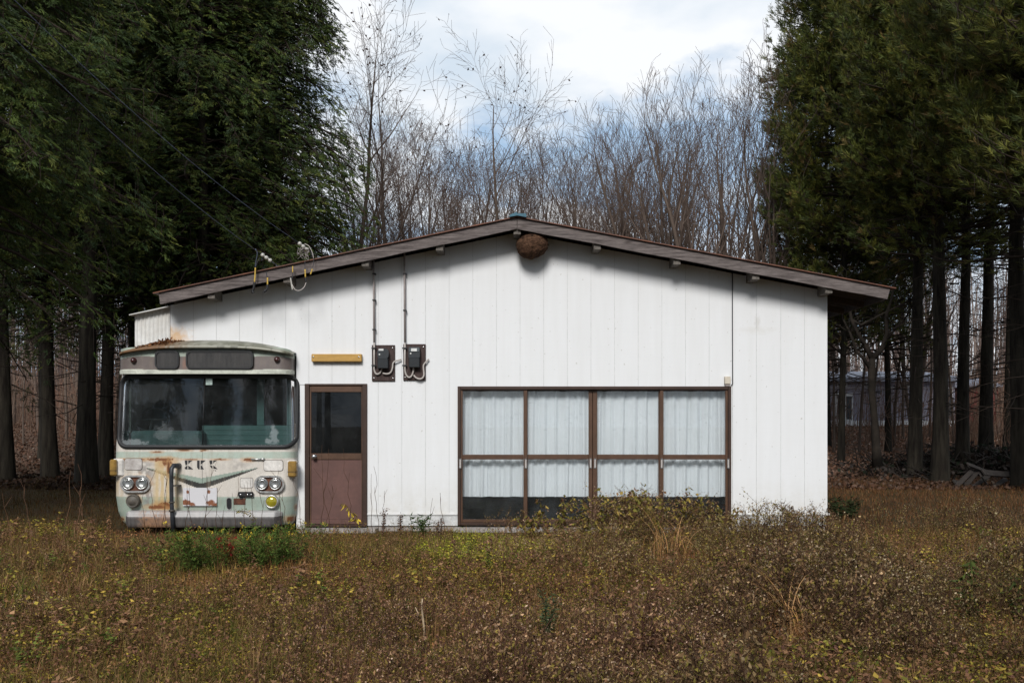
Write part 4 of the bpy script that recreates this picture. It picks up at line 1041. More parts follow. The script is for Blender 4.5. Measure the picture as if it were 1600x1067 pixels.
# --- bare broadleaf trees
def bare_template(seed, H, style):
    g = random.Random(seed); gn = np.random.default_rng(seed)
    segs = []; trunk = []
    def grow(p, d, L, r, lev, maxlev):
        n = {0: 16, 1: 10, 2: 7, 3: 4, 4: 3}[lev]; st = L / n; q = p; rr = r
        for i in range(n):
            wig = (.04, .055, .075, .09, .10)[lev]
            d = (d + Vector((g.gauss(0, wig), g.gauss(0, wig), g.gauss(0, wig))) + Vector((0, 0, (.05, .10, .06, .03, .01)[lev] * style['up']))).normalized()
            e = q + d * st; r2 = max(r * (1 - (i + 1) / n * .9), .0046)
            (trunk if lev == 0 else segs).append((q, e, rr, r2, lev)); q = e; rr = r2
            if lev < maxlev:
                fr = (i + 1) / n
                if lev == 0 and fr < style['clear']: continue
                for _ in range(style['nb'][lev] if g.random() < style['pb'][lev] else 0):
                    ang = g.uniform(*style['ang']) * (1.25 if lev > 1 else 1); ax = d.orthogonal().normalized(); ax.rotate(Matrix.Rotation(g.uniform(0, 6.283), 3, d))
                    nd = d.copy(); nd.rotate(Matrix.Rotation(ang, 3, ax))
                    if lev == 0: l2 = H * style['len'] * (1.05 - fr * .75) * g.uniform(.7, 1.15)
                    else: l2 = L * g.uniform(.35, .62) * (1.15 - fr * .5)
                    grow(e, nd, l2, rr * g.uniform(.45, .65), lev + 1, maxlev)
    for s in range(style.get('stems', 1)):
        tilt = style.get('tilt', .05); a = g.uniform(0, 6.283)
        grow(Vector((g.gauss(0, .1) * (s > 0), g.gauss(0, .1) * (s > 0), -.3)), Vector((math.cos(a) * tilt * g.uniform(.3, 1.3), math.sin(a) * tilt, 1)).normalized(), H * g.uniform(.86, 1) + .3, H * .0105 * style.get('thick', 1) * (1 if s == 0 else .75), 0, style.get('maxlev', 4))
    zm = max([s[1].z for s in segs + trunk]) / H
    trunk = [(a / zm, b_ / zm, c_, d_, e_) for a, b_, c_, d_, e_ in trunk]; segs = [(a / zm, b_ / zm, c_, d_, e_) for a, b_, c_, d_, e_ in segs]
    def arr(ss, k, col, var):
        A = np.array([tuple(s[0]) for s in ss]); B = np.array([tuple(s[1]) for s in ss]); r0 = np.array([s[2] for s in ss]); r1 = np.array([s[3] for s in ss])
        c = pick([col], len(ss), gn, var); return segq(A, B, r0, r1, c, k)
    tv = arr(trunk, 7, style['bark'], .15)
    lv = [s for s in segs if s[4] <= 2]; sm = [s for s in segs if s[4] > 2]
    parts = [arr(lv, 4, style['bark'], .2)]
    if sm: parts.append(arr(sm, 3, style['twig'], .3))
    if style.get('pods') and sm:
        tips = np.array([tuple(s[1]) for s in sm]); idx = gn.choice(len(tips), min(len(tips), style['pods'])); Pp = tips[idx]
        parts.append(leafq(Pp, gn.normal(size=(len(Pp), 3)) - [0, 0, .7], gn.normal(size=(len(Pp), 3)), .11, .07, pick([(.035, .018, .012)], len(Pp), gn)))
    return tv, join(parts)
M['bark'] = colmat('bark_bare', .95, .1, .8, 30, grain=.35); M['twig'] = colmat('twigs', .9, .1)
M['bark_c'] = pm('conifer_bark', (.014, .011, .009), .95, .4, 2.2, 1.0, 14, spec=.1, stretch=(6, 6, .7), col2=(.044, .038, .028))
gry = (.105, .078, .063); red = (.095, .064, .052)
S_tall = dict(up=.55, clear=.3, nb=[1, 1, 1, 1], ang=(.45, .85), len=.60, maxlev=3, bark=gry, twig=(.09, .065, .055), pods=110, thick=.95, pb=[.95, .95, .7])
S_fast = dict(up=.8, clear=.15, nb=[1, 1, 1, 1], ang=(.32, .62), len=.64, bark=gry, twig=red, stems=2, tilt=.18, thick=1.15, pb=[.9, .62, .42], maxlev=3)
S_mid = dict(up=.7, clear=.22, nb=[1, 1, 1, 1], ang=(.35, .8), len=.55, pb=[.95, .85, .6], maxlev=3, bark=(.11, .08, .065), twig=red, stems=2, tilt=.1, thick=.7)
S_thin = dict(pb=[.8, .6, .4], up=.5, clear=.35, nb=[1, 1, 1, 1], ang=(.4, .8), len=.3, bark=gry, twig=red, thick=.55, maxlev=3)
class Tmpl: pass
def tree_objs(name, tv, cv, mt, mc, crown='crown', extra=None):
    t = Tmpl(); t.name = name
    t.parts = []
    for nm, (v, f, c), mat_ in ([('trunk', tv, mt), (crown, cv, mc)] + (extra or [])):
        o = np_mesh(nm, v, f, mat_, c, local=True); t.parts.append((nm, o.data)); bpy.data.objects.remove(o)
    return t
def place(t, x, y, rz, s, label, group, cat='tree', sz=None, z=None, tilt=0):
    r = empty(t.name, (x, y, gzs(x, y) if z is None else z), label, cat, group)
    r.rotation_euler = (tilt, 0, rz); r.scale = (s, s, sz or s)
    for nm, me in t.parts:
        o = bpy.data.objects.new(nm, me); COL.objects.link(o); o.parent = r
    return r
BT = {}
for k, (st, H) in {'tall1': (S_tall, 16), 'tall2': (S_tall, 15), 'fast1': (S_fast, 12), 'fast2': (S_fast, 12), 'fast3': (S_fast, 12), 'mid1': (S_mid, 11), 'mid2': (S_mid, 11), 'thin1': (S_thin, 10), 'thin2': (S_thin, 10)}.items():
    tv, cv = bare_template(sum(map(ord, k)) * 3 + 5, H, st); BT[k] = (tree_objs('bare_tree', tv, cv, M['bark'], M['twig']), H)
def bare(kind, px, Y, top, label, group='bare trees behind the house', rz=None, sx=None):
    t, H = BT[kind]; x = WX(px, Y); z = gzs(x, Y); s = (WZ(top, Y) - z) / H
    return place(t, x, Y, random.uniform(0, 6.28) if rz is None else rz, sx or s, label, group, sz=s)
L_ = 'bare tree '
for kind, px, Y, top, lab in (
    ('tall1', 548, 31, -25, 'tallest bare tree, its crown spreading out right beside the dark conifers on the left'),
    ('tall2', 612, 34, 10, 'tall fine-twigged bare tree rising above the meters, just right of the left conifers'),
    ('tall2', 783, 33, 50, 'lone tall bare tree standing directly behind the blue roof ridge cap'),
    ('mid1', 664, 36, 150, 'reddish bare tree between the conifers and the tree behind the ridge cap'),
    ('mid2', 700, 40, 205, 'shorter bare tree just left of the tall one behind the ridge cap'),
    ('mid1', 735, 38, 190, 'dense twiggy bare tree touching the left side of the tall one behind the ridge cap'),
    ('mid2', 640, 42, 180, 'greyish bare tree farther back behind the left roof slope'),
    ('mid1', 590, 40, 190, 'bare tree behind the left roof slope, half hidden by the conifer edge'),
    ('fast1', 850, 37, 205, 'bare tree just right of the ridge cap behind the nest'),
    ('mid2', 815, 41, 215, 'low bare tree filling the gap right behind the roof peak'),
    ('fast2', 885, 36, 185, 'upright bare tree behind the roof, above the second rafter end right of the peak'),
    ('fast3', 915, 39, 175, 'dark upright bare tree in the dense row, left part of the right roof slope'),
    ('fast1', 945, 35, 165, 'upright reddish bare tree in the dense row above the third window sash'),
    ('fast2', 972, 38, 150, 'bare tree with steep parallel limbs, left of the middle of the right slope'),
    ('fast3', 1002, 35, 140, 'bare tree with a dense broom-like crown above the middle of the right slope'),
    ('fast1', 1030, 38, 130, 'slim bare tree in the broom-like row, above the fourth window sash'),
    ('fast3', 1100, 32, 75, 'largest bare tree of the row, its limbs fanning left toward the clouds'),
    ('fast2', 1062, 36, 110, 'upright bare tree leaning against the largest one of the row, on its left'),
    ('fast1', 1128, 35, 95, 'upright bare tree behind the junction box end of the roof'),
    ('fast2', 1160, 34, 75, 'tall bare tree in the row, second from the right-hand conifers'),
    ('fast3', 1190, 33, 55, 'tall bare tree brushing against the right-hand conifers'),
    ('thin1', 1205, 31, 85, 'slender pale bare trunk right at the edge of the right-hand conifers'),
    ('thin2', 1085, 41, 150, 'thin bare tree seen through the limbs of the largest one of the row'),
    ('mid1', 1145, 42, 130, 'farther bare tree seen between the two tallest of the row'),
    ('mid2', 958, 44, 190, 'farther bare tree low in the middle of the dense row'),
    ('mid1', 900, 45, 215, 'farther bare tree low in the row just right of the peak'),
    ('mid2', 1045, 46, 170, 'farther bare tree low behind the broom-like crowns'),
    ('thin2', 1230, 36, 200, 'thin bare tree glimpsed through the lower boughs of the right-hand conifers'),
    ('mid1', 565, 37, 130, 'bare tree crowding the conifer edge above the door end of the roof'),
    ('mid2', 625, 35, 190, 'reddish bare tree above the electricity meters'),
    ('fast2', 655, 39, 165, 'upright bare tree above the wall between meters and window'),
    ('mid1', 690, 33, 235, 'low wide bare tree left of the ridge cap'),
    ('fast3', 725, 42, 190, 'farther upright bare tree behind the left roof slope near the peak'),
    ('fast1', 760, 36, 200, 'bare tree mixing its twigs with the lone tall one behind the ridge cap'),
    ('mid1', 835, 34, 225, 'spreading bare tree above the nest, just right of the ridge cap'),
    ('fast2', 870, 41, 180, 'farther bare tree showing between the first two right of the peak'),
    ('fast3', 1015, 42, 150, 'farther bare tree behind the broom-like crowns of the row'),
    ('mid2', 1270, 40, 230, 'bare tree behind the right-hand conifers above the roof end')):
    bare(kind, px, Y, top, lab)
for kind, px, Y, top, lab in (('thin2', 1362, 37, 280, 'thin bare trunk just behind the dark forked tree'), ('fast1', 1425, 40, 270, 'bare tree close to the far grey house behind the first conifer trunk'), ('thin1', 1318, 38, 300, 'grey bare trunk before the far grey house, close to the wall corner'), ('thin2', 1452, 39, 290, 'bare sapling seen between the first and second conifer trunk')):
    bare(kind, px, Y, top, lab, 'bare trees in the wood right of the house')
g1, g2n = 'bare trees in the wood right of the house', 'bare trees in the wood left of the bus'
for kind, px, Y, top, lab in (
    ('thin1', 1303, 33, 300, 'thin leaning bare tree right against the house corner'),
    ('thin2', 1342, 33, 280, 'reddish crooked bare trunk in front of the white door of the grey far house'),
    ('thin2', 1397, 35, 250, 'pale forked bare tree between the dark forked trunk and the conifers'),
    ('thin1', 1410, 38, 260, 'slender bare trunk in front of the far grey house just left of the conifers'),
    ('thin2', 1490, 36, 280, 'bare sapling between the second and third conifer trunks'),
    ('thin1', 1528, 38, 300, 'bare sapling in front of the red shed'),
    ('mid2', 1560, 40, 260, 'bare tree seen behind the heap of planks'),
    ('mid1', 1320, 46, 260, 'bare tree behind the far grey house, near the house corner'),
    ('mid2', 1450, 50, 260, 'bare tree behind the roof of the far grey house')):
    bare(kind, px, Y, top, lab, g1)
for kind, px, Y, top, lab in (
    ('thin2', 37, 36, 400, 'small bare sapling with two thin limbs between the two leftmost conifers'),
    ('thin1', 104, 37, 250, 'grey bare trunk between the second and third conifer trunks'),
    ('mid1', 112, 44, 270, 'farther bare tree behind the grey trunk left of the bus'),
    ('mid2', 60, 42, 280, 'bare tree deep in the wood beside the second conifer trunk'),
    ('mid2', 20, 45, 260, 'bare tree deep in the wood at the far left'),
    ('thin2', 180, 36, 300, 'bare tree just left of the bus between dark conifer trunks'),
    ('mid1', 225, 42, 250, 'bare tree rising behind the lean-to'),
    ('mid2', 300, 40, 240, 'bare tree hidden behind the conifers over the bus')):
    bare(kind, px, Y, top, lab, g2n)

# --- the dark forked small tree right of the house
g = MB()
def tpx(l, Y): return [W(a, b2, Y) for a, b2 in l]
Yk = 24.8
fork = empty('forked_tree', (WX(1371, Yk), Yk, gzs(WX(1371, Yk), Yk)), 'small dark tree with a Y-shaped fork standing alone right of the house corner', 'tree')
M['forkbark'] = pm('dark_wet_bark', (.012, .010, .008), .95, .4, 3, .8, 14, spec=.1, col2=(.035, .028, .022)); g.tube(tpx([(1371, 728), (1369, 700), (1366, 650), (1362, 610), (1362, 575), (1363, 560)], Yk), [.14, .10, .085, .085, .09, .08], 10); g.build('trunk', M['forkbark'], fork)
g = MB()
for l_, r0 in (([(1363, 562), (1352, 540), (1340, 520), (1330, 500), (1326, 470), (1322, 440)], .07), ([(1364, 560), (1378, 545), (1386, 520), (1384, 495), (1392, 470), (1398, 440)], .07), ([(1362, 580), (1350, 560), (1338, 550), (1328, 520), (1318, 500), (1312, 470)], .05), ([(1330, 500), (1345, 508), (1366, 497), (1400, 480), (1420, 470)], .04), ([(1386, 530), (1400, 512), (1412, 500), (1425, 480)], .035)):
    pts = tpx(l_, Yk); g.tube(pts, [r0 * (1 - .7 * i / (len(pts) - 1)) for i in range(len(pts))], 7)
    for k in range(16):
        i = random.randrange(1, len(pts)); p = pts[i]; q_ = p + Vector((random.gauss(0, .35), random.gauss(0, .3), random.uniform(-.05, .6))); g.tube([p, p.lerp(q_, .5) + Vector((random.gauss(0, .05), 0, .04)), q_], [.014, .009, .004], 4)
g.build('branches', M['forkbark'], fork)

# --- conifers
def conifer_template(seed, kind, H=17., zb=4.6, Rm=2.5, nb=150, spn=34, bl=9, dens_low=.35, tr=.2, bw=.82):
    gn = np.random.default_rng(seed)
    tz = np.linspace(-.4, H, 22); 
    k = 12; V = []; 
    for i, z in enumerate(tz):
        r = tr * (1 - z / H * .93) + tr * .32 * math.exp(-max(z, 0) / .6)
        for j in range(k):
            a = 2 * math.pi * j / k; rr = r * (1 + .10 * math.sin(3 * a + seed) * math.exp(-max(z, 0) / 1.5) + .03 * math.sin(7 * a + z))
            V.append((rr * math.cos(a) + .05 * math.sin(z * .5 + seed), rr * math.sin(a) + .05 * math.cos(z * .4 + seed), z))
    Ft = [(i * k + j, i * k + (j + 1) % k, (i + 1) * k + (j + 1) % k, (i + 1) * k + j) for i in range(len(tz) - 1) for j in range(k)]
    trunk = (np.array(V), np.array(Ft), np.ones((len(V), 3)) * .1)
    br = []; P0 = []; D0 = []; C0 = []; SP_ = []
    Z = zb + (H - zb) * gn.random(nb) ** .9
    Z[: nb // 8] = zb - 1.6 + 2 * gn.random(nb // 8)
    for z in Z:
        fr = (z - zb) / (H - zb); fr_c = max(fr, 0)
        L = Rm * (1 - fr_c) ** .42 * gn.uniform(.74, 1.06) * (1 if fr > .08 else .8) + .25
        az = gn.uniform(0, 6.283); up = gn.uniform(.05, .35) if kind == 'sugi' else gn.uniform(-.15, .2)
        droop = gn.uniform(.25, .6) if kind == 'hinoki' else gn.uniform(.0, .35)
        n = 6; t = np.linspace(0, 1, n + 1)
        rad = L * t; zz = z + L * (up * t - droop * t ** 2 + (.28 * t ** 4 if kind == 'sugi' else 0))
        azz = az + gn.normal(0, .05) * t * 3
        pts = np.stack([rad * np.cos(azz), rad * np.sin(azz), zz], -1)
        rr = .035 * (1 - t * .8) * (.6 + L / 4)
        br.append((pts[:-1], pts[1:], rr[:-1], rr[1:]))
        ns = int(spn * (.4 + L / Rm)) if fr > .02 else int(spn * dens_low)
        tt = .22 + .8 * gn.random(ns) ** .7
        i = np.clip((tt * n).astype(int), 0, n - 1); f = (tt * n - i)[:, None]
        c = pts[i] * (1 - f) + pts[i + 1] * f
        d = unit(pts[i + 1] - pts[i]); side = np.cross(d, [0, 0, 1.])
        w = (gn.random((ns, 1)) * 2 - 1); spread = L * .34 * (1.25 - tt[:, None]) + .08
        c2 = c + side * w * spread + np.array([0, 0, 1]) * (gn.normal(0, .22, (ns, 1)) - (.10 if kind == 'hinoki' else -.03) * np.abs(w)) 
        dd = unit(d * .8 + side * w * .9 + np.array([0, 0, -.2 if kind == 'hinoki' else .15]) + gn.normal(0, .25, (ns, 3)))
        SP_.append((c2, dd, np.full(ns, gn.uniform(.7, 1.35)), tt))
        # little connecting twigs
        br.append((c[::3], c2[::3], np.full(len(c[::3]), .008), np.full(len(c[::3]), .004)))
    c2 = np.concatenate([s[0] for s in SP_]); dd = np.concatenate([s[1] for s in SP_]); vv_ = np.concatenate([s[2] for s in SP_]); tt = np.concatenate([s[3] for s in SP_])
    n = len(c2)
    P_ = np.repeat(c2, bl, 0); D_ = np.repeat(dd, bl, 0); 
    if kind == 'sugi':
        Dn = unit(D_ * 1.0 + gn.normal(0, .42, D_.shape) + [0, 0, .10]); P_ = P_ + D_ * (gn.random((len(P_), 1)) - .5) * .16; Ln = gn.uniform(.09, .20, len(P_)); Wn = bw * gn.uniform(.015, .026, len(P_))
        pal = [(.050, .050, .012), (.068, .060, .014), (.095, .076, .018), (.034, .038, .012), (.115, .064, .026)]; wts = [.3, .27, .2, .15, .08]
    else:
        up_ = np.array([0, 0, 1.]); side = unit(np.cross(D_, up_)); a = (gn.random((len(P_), 1)) * 2 - 1) * 1.0
        Dn = unit(D_ * np.cos(a) + side * np.sin(a) + gn.normal(0, .16, D_.shape) + [0, 0, -.12]); P_ = P_ + D_ * (gn.random((len(P_), 1))) * .16 + side * (gn.random((len(P_), 1)) - .5) * .12; Ln = gn.uniform(.045, .11, len(P_)); Wn = bw * gn.uniform(.014, .024, len(P_))
        pal = [(.030, .040, .010), (.046, .054, .013), (.070, .066, .015), (.022, .032, .012)]; wts = [.3, .3, .2, .2]
    Cs = np.repeat(pick(pal, n, gn, .25, wts) * vv_[:, None], bl, 0) * (1 + .25 * (gn.random((len(P_), 1)) * 2 - 1))
    fol = leafq(P_, Dn, gn.normal(size=P_.shape) + [0, 0, .0], Ln, Wn, Cs)
    A = np.concatenate([b_[0] for b_ in br]); B = np.concatenate([b_[1] for b_ in br]); r0 = np.concatenate([b_[2] for b_ in br]); r1 = np.concatenate([b_[3] for b_ in br])
    # dead snags on the lower trunk
    ns = 70; z = gn.uniform(1.6, zb + 1, ns); az = gn.uniform(0, 6.283, ns); L = gn.uniform(.3, 1.5, ns)
    a0 = np.stack([.2 * np.cos(az), .2 * np.sin(az), z], -1); d = np.stack([np.cos(az), np.sin(az), gn.uniform(-.5, .25, ns)], -1)
    a1 = a0 + d * L[:, None] * .5; a2 = a1 + (d + gn.normal(0, .25, d.shape)) * L[:, None] * .5
    A = np.concatenate([A, a0, a1]); B = np.concatenate([B, a1, a2]); r0 = np.concatenate([r0, np.full(ns, .018), np.full(ns, .011)]); r1 = np.concatenate([r1, np.full(ns, .011), np.full(ns, .004)])
    limbs = segq(A, B, r0, r1, np.tile(np.array([[.035, .026, .020]]), (len(A), 1)), 3)
    nm = 'cedar_tree' if kind == 'sugi' else 'cypress_tree'
    return tree_objs(nm, trunk, fol, M['bark_c'], M['needle'], 'crown', [('limbs', limbs, M['twig'])])
M['needle'] = colmat('conifer_foliage', .65, .25, trans=.18, gain=(1.12, 1.38, 1.05))
CT = {}
for s in range(3):
    CT['h%d' % s] = conifer_template(11 + s, 'hinoki', zb=5.7 + .4 * s, Rm=2.7, nb=220, spn=46, bl=24)
    CT['s%d' % s] = conifer_template(21 + s, 'sugi', zb=7.2 + .4 * s, Rm=2.7, nb=210, spn=40, bl=19)
CT['hl'] = conifer_template(41, 'hinoki', H=15.5, zb=3.2, Rm=2.9, nb=290, spn=46, bl=24)
CT['sl'] = conifer_template(45, 'sugi', H=18, zb=4.6, Rm=2.2, nb=290, spn=48, bl=18, tr=.10)
CT['hn'] = conifer_template(51, 'hinoki', H=14, zb=5.4, Rm=3.4, nb=200, spn=100, bl=26, bw=.62)
CT['sn'] = conifer_template(55, 'sugi', H=15, zb=6.4, Rm=3.4, nb=200, spn=90, bl=20, bw=.5)
gl_, gr_ = 'conifers left of the house', 'conifers right of the house'
for k, px, Y, s, lab, gg in (
    ('h0', 2, 24.5, 1.08, 'conifer cut off by the left edge of the photo, thick dark trunk', gl_),
    ('h1', 76, 25.5, .95, 'conifer with a straight medium trunk, second from the left edge', gl_),
    ('h2', 138, 23.8, 1.12, 'conifer with the thickest fluted trunk left of the bus', gl_),
    ('h0', 166, 25.5, .9, 'conifer whose thinner trunk stands tight behind the thickest one left of the bus', gl_),
    ('h1', 207, 28, .9, 'conifer whose trunk rises directly behind the left side of the bus', gl_),
    ('h2', 66, 31, .7, 'thin-trunked conifer just behind the second one from the left', gl_),
    ('h0', 238, 30, 1, 'conifer whose trunk rises behind the corrugated lean-to', gl_),
    ('h1', 275, 26.5, 1, 'conifer rising behind the left end of the roof above the bus', gl_),
    ('hl', 350, 27, 1.0, 'conifer with low drooping boughs behind the cable insulators', gl_),
    ('h0', 395, 30, 1.0, 'conifer with gaps of sky in its crown behind the left roof slope', gl_),
    ('hl', 428, 26.5, 1.0, 'dense conifer whose edge meets the bare trees, behind the left roof slope', gl_),
    ('h2', 315, 24.8, .95, 'tall conifer directly behind the left roof end', gl_),
    ('sl', 1292, 34.5, 1.08, 'reddish-green conifer just behind the inner edge tree of the right-hand grove', gr_),
    ('sl', 1316, 30, 1.0, 'reddish-green conifer forming the inner edge of the right-hand grove', gr_),
    ('s1', 1432, 25.5, .88, 'conifer with a straight dark trunk, nearest the small forked tree', gr_),
    ('s0', 1467, 24.2, .95, 'conifer with the thickest mossy trunk right of the forked tree', gr_),
    ('s2', 1507, 26, .85, 'conifer whose grey trunk stands left of the plank heap', gr_),
    ('s1', 1543, 28, .95, 'conifer whose slanting trunk stands behind the plank heap', gr_),
    ('s0', 1592, 22.8, 1.05, 'conifer cut off by the right edge of the photo, beside the plank heap', gr_),
    ('sl', 1385, 33, 1, 'thin-trunked conifer standing back behind the right roof end', gr_),
    ('s1', 1580, 32, .95, 'farther conifer deep in the grove at the right edge', gr_)):
    place(CT[k], WX(px, Y), Y, (px * 1.7) % 6.28, s, lab, gg)
place(CT['hn'], WX(-130, 15.5), 15.5, 1.0, 1.0, 'near conifer standing outside the left edge, its boughs hanging into the top left corner', gl_)
place(CT['sn'], WX(1800, 17.5), 17.5, 2.0, 1.0, 'near conifer outside the right edge, its tufted boughs hanging into the top right corner', gr_)
place(CT['sn'], WX(1640, 20.5), 20.5, 4.0, .95, 'conifer with large yellow-green tufts drooping at the upper right', gr_)

for x, y, k, lab in ((-11.8, 9.5, 'hn', 'unseen conifer added left of the clearing to shade the wood on that side'), (-12.5, 4, 'hl', 'unseen conifer added left of the camera, level with it, to shade that side'), (12.6, 10.5, 'sn', 'unseen conifer added right of the clearing to darken that side'), (13.2, 4.5, 'sl', 'unseen conifer added right of the camera, level with it, to darken that side')):
    place(CT[k], x, y, x, 1.0, lab, 'unseen conifers added to shade the sides of the clearing')  # unseen trees, added to shade the woods and the field edges
# wood behind the photographer, mirrored in the windscreen; rear row added to block skylight
for i, (x, y, k) in enumerate(((-17, -15, 'h0'), (-12.5, -17, 's1'), (-8.6, -19, 'h1'), (-5, -20, 's2'), (-1.5, -21, 'h2'), (2.5, -20.5, 's0'), (8.5, -20, 'h1'), (13, -17, 's1'), (-15, -26, 's0'), (-10.5, -27, 'h2'), (-6.5, -28, 's1'), (-3, -28, 'h0'), (.8, -28, 's2'), (5, -27, 'h1'), (10.5, -27, 's0'), (16, -25, 'h2'), (20, -19, 's2'), (-21, -19, 'h1'))):
    place(CT[k], x, y, i, .8, 'conifer of the clearing edge reflected in the bus windscreen, also blocking low sky light', 'conifers reflected in the bus glass')

# ------------------------------------------------------------------ far wood, litter, brush
def stuffobj(name, parts, mat_, loc=(0, 0, 0)):
    v, f, c = join(parts); o = np_mesh(name, v, f, mat_, c, loc=loc); return tag(o, kind='stuff')
# far wood: thin stems and twig haze that reads as one mass
n = 2600; Y = rng.uniform(50, 100, n); X = rng.uniform(-.75, .75, n) * Y; Hh = rng.uniform(5, 11, n)
keepm = ~((X / Y > -.14) & (X / Y < .24) & (rng.random(n) < .35)); X, Y, Hh = X[keepm], Y[keepm], Hh[keepm]; n = len(X)
Z = gz(X, Y); A = np.stack([X, Y, Z - .2], -1); parts = []
cs = pick([(.13, .09, .078), (.18, .14, .12), (.09, .065, .055)], n, rng, .25)
lean = rng.normal(0, .06, (n, 2))
B = A + np.stack([lean[:, 0] * Hh, lean[:, 1] * Hh, Hh], -1)
parts.append(segq(A, B, rng.uniform(.04, .11, n), .015, cs))
m_ = 14
t = rng.uniform(.12, 1, (n, m_)); Q = (A[:, None] * (1 - t[..., None]) + B[:, None] * t[..., None]).reshape(-1, 3)
d = unit(rng.normal(0, .55, Q.shape) + [0, 0, 1.0]); ln = rng.uniform(.6, 2.2, (len(Q), 1))
parts.append(segq(Q, Q + d * ln, .016, .006, np.repeat(cs, m_, 0) * .95))
stuffobj('far_wood', parts, M['twig'])
# understorey brush between the trunks
n = 5200; Y = rng.uniform(29, 58, n); side_ = rng.random(n) < .5
X = np.where(side_, rng.uniform(-.62, -.27, n), rng.uniform(.28, .62, n)) * Y; dens = (fbm(X, Y, .25, 77) > .45) & ~((X / Y * F + 800 > 1285) & (X / Y * F + 800 < 1500) & (rng.random(n) < .45)); X, Y = X[dens], Y[dens]; n = len(X)
A = np.stack([X, Y, gz(X, Y) - .05], -1); Hh = rng.uniform(.4, 2.6, n) * (.5 + Y / 60)
cs = pick([(.20, .11, .075), (.22, .15, .11), (.13, .08, .055)], n, rng, .3)
B = A + np.concatenate([rng.normal(0, .16, (n, 2)) * Hh[:, None], Hh[:, None]], 1); parts = [segq(A, B, .014, .006, cs)]
for q in range(3):
    t = rng.uniform(.25, .95, (n, 1)); Q = A * (1 - t) + B * t; d = unit(rng.normal(0, .6, Q.shape) + [0, 0, .8]); parts.append(segq(Q, Q + d * (Hh * .35)[:, None], .007, .003, cs))
stuffobj('understorey_brush', parts, M['twig'])
# fallen leaves under the trees
M['leaf'] = colmat('leaf_litter', .85, .15, trans=.15)
n = 68000; Y = 22 + 34 * rng.random(n) ** 1.15; sd = rng.random(n) < .5
X = np.where(sd, rng.uniform(-.62, -.20, n), rng.uniform(.18, .62, n)) * Y
ok = ~((X > -5.6) & (X < 4.8) & (Y < 24)); X, Y = X[ok], Y[ok]; n = len(X)
P_ = np.stack([X, Y, gz(X, Y) + rng.uniform(0, .05, n)], -1); D_ = rng.normal(size=(n, 3)) * [1, 1, .5]
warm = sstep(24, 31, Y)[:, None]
cs = pick([(.15, .075, .045), (.20, .12, .085), (.09, .05, .03), (.26, .20, .16)], n, rng, .3, [.4, .3, .22, .08]) * (.5 + 1.0 * warm) * np.where((X < 0)[:, None], .42, .95)  # leaves on the left darkened: deep wood shade put into their colour
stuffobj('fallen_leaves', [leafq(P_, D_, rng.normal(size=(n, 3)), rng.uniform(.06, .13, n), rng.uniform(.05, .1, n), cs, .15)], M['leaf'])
# heap of brushwood at the right
n = 1500; X = WX(1560, 25) + rng.normal(0, 1.5, n); Y = 26.5 + rng.normal(0, 1.0, n); hgt = .6 * np.exp(-((X - WX(1570, 26)) / 2.0) ** 2)
A = np.stack([X, Y, gz(X, Y) + rng.random(n) * hgt], -1); d = unit(rng.normal(size=(n, 3)) * [1, 1, .5]); ln = rng.uniform(.15, .8, (n, 1))
stuffobj('brushwood_heap', [segq(A, A + d * ln, .02, .008, pick([(.03, .022, .018), (.055, .045, .038), (.018, .013, .011)], n)),
    leafq(A + [0, 0, .1], rng.normal(size=(n, 3)), rng.normal(size=(n, 3)), .12, .1, pick([(.03, .02, .014), (.05, .04, .034), (.016, .022, .012)], n), .1)], M['leaf'])

# ------------------------------------------------------------------ far buildings
Yh = 44.0
def fb(px0, px1, py0, py1, y0, y1, mb): return mb.box(WX(px0, Yh), WX(px1, Yh), y0, y1, WZ(py1, Yh), WZ(py0, Yh))
gh = empty('grey_house', (WX(1390, Yh), Yh, 1), 'low grey house far behind the trees with white window trim', 'house')
M['lav'] = pm('grey_lavender_wall', (.34, .33, .40), .8, .15, 1.5); M['wtrim'] = pm('white_trim', (.80, .80, .80), .7, .1); M['groof'] = pm('grey_metal_roof', (.24, .25, .30), .6, .15, 1); M['pane'] = pm('far_window_pane', (.05, .055, .06), .2, .2)
fb(1282, 1492, 597, 664, Yh, Yh + 6, MB()).build('wall', M['lav'], gh)
mb = MB(); mb.box(WX(1278, Yh), WX(1497, Yh), Yh - .5, Yh + 7, WZ(596.5, Yh), WZ(590, Yh)); mb.add([(WX(1278, Yh), Yh - .5, WZ(590, Yh) + .003), (WX(1497, Yh), Yh - .5, WZ(590, Yh) + .003), (WX(1497, Yh), Yh + 4, WZ(574, Yh)), (WX(1278, Yh), Yh + 4, WZ(574, Yh))], [(0, 1, 2, 3)]); mb.build('roof', M['groof'], gh)
fb(1283, 1490, 657, 668, Yh - .1, Yh - .003, MB()).build('white_base', M['wtrim'], gh)
for a, b2, c_, d_ in ((1308, 1323, 598, 604), (1345, 1357, 598, 604), (1405, 1423, 598, 604), (1476, 1488, 606, 655)):
    mb = MB(); fb(a, b2, c_, d_, Yh - .06, Yh - .003, mb); o = mb.build('window', M['wtrim'], gh); mb = MB(); fb(a + 1.5, b2 - 1.5, c_ + 1.3, d_ - 1.3, Yh - .08, Yh - .062, mb); mb.build('pane', M['pane'], o)
mb = MB(); fb(1305, 1332, 614, 657, Yh - .06, Yh - .003, mb); o = mb.build('door', M['wtrim'], gh)
for a, b2 in ((1308, 1319), (1321.5, 1330)): mb = MB(); fb(a, b2, 619, 655, Yh - .08, Yh - .062, mb); mb.build('pane', M['pane'], o)
mb = MB(); fb(1284, 1490, 605, 606, Yh - .04, Yh - .003, mb); mb.build('trim_band', M['wtrim'], gh)
Yr = 46.
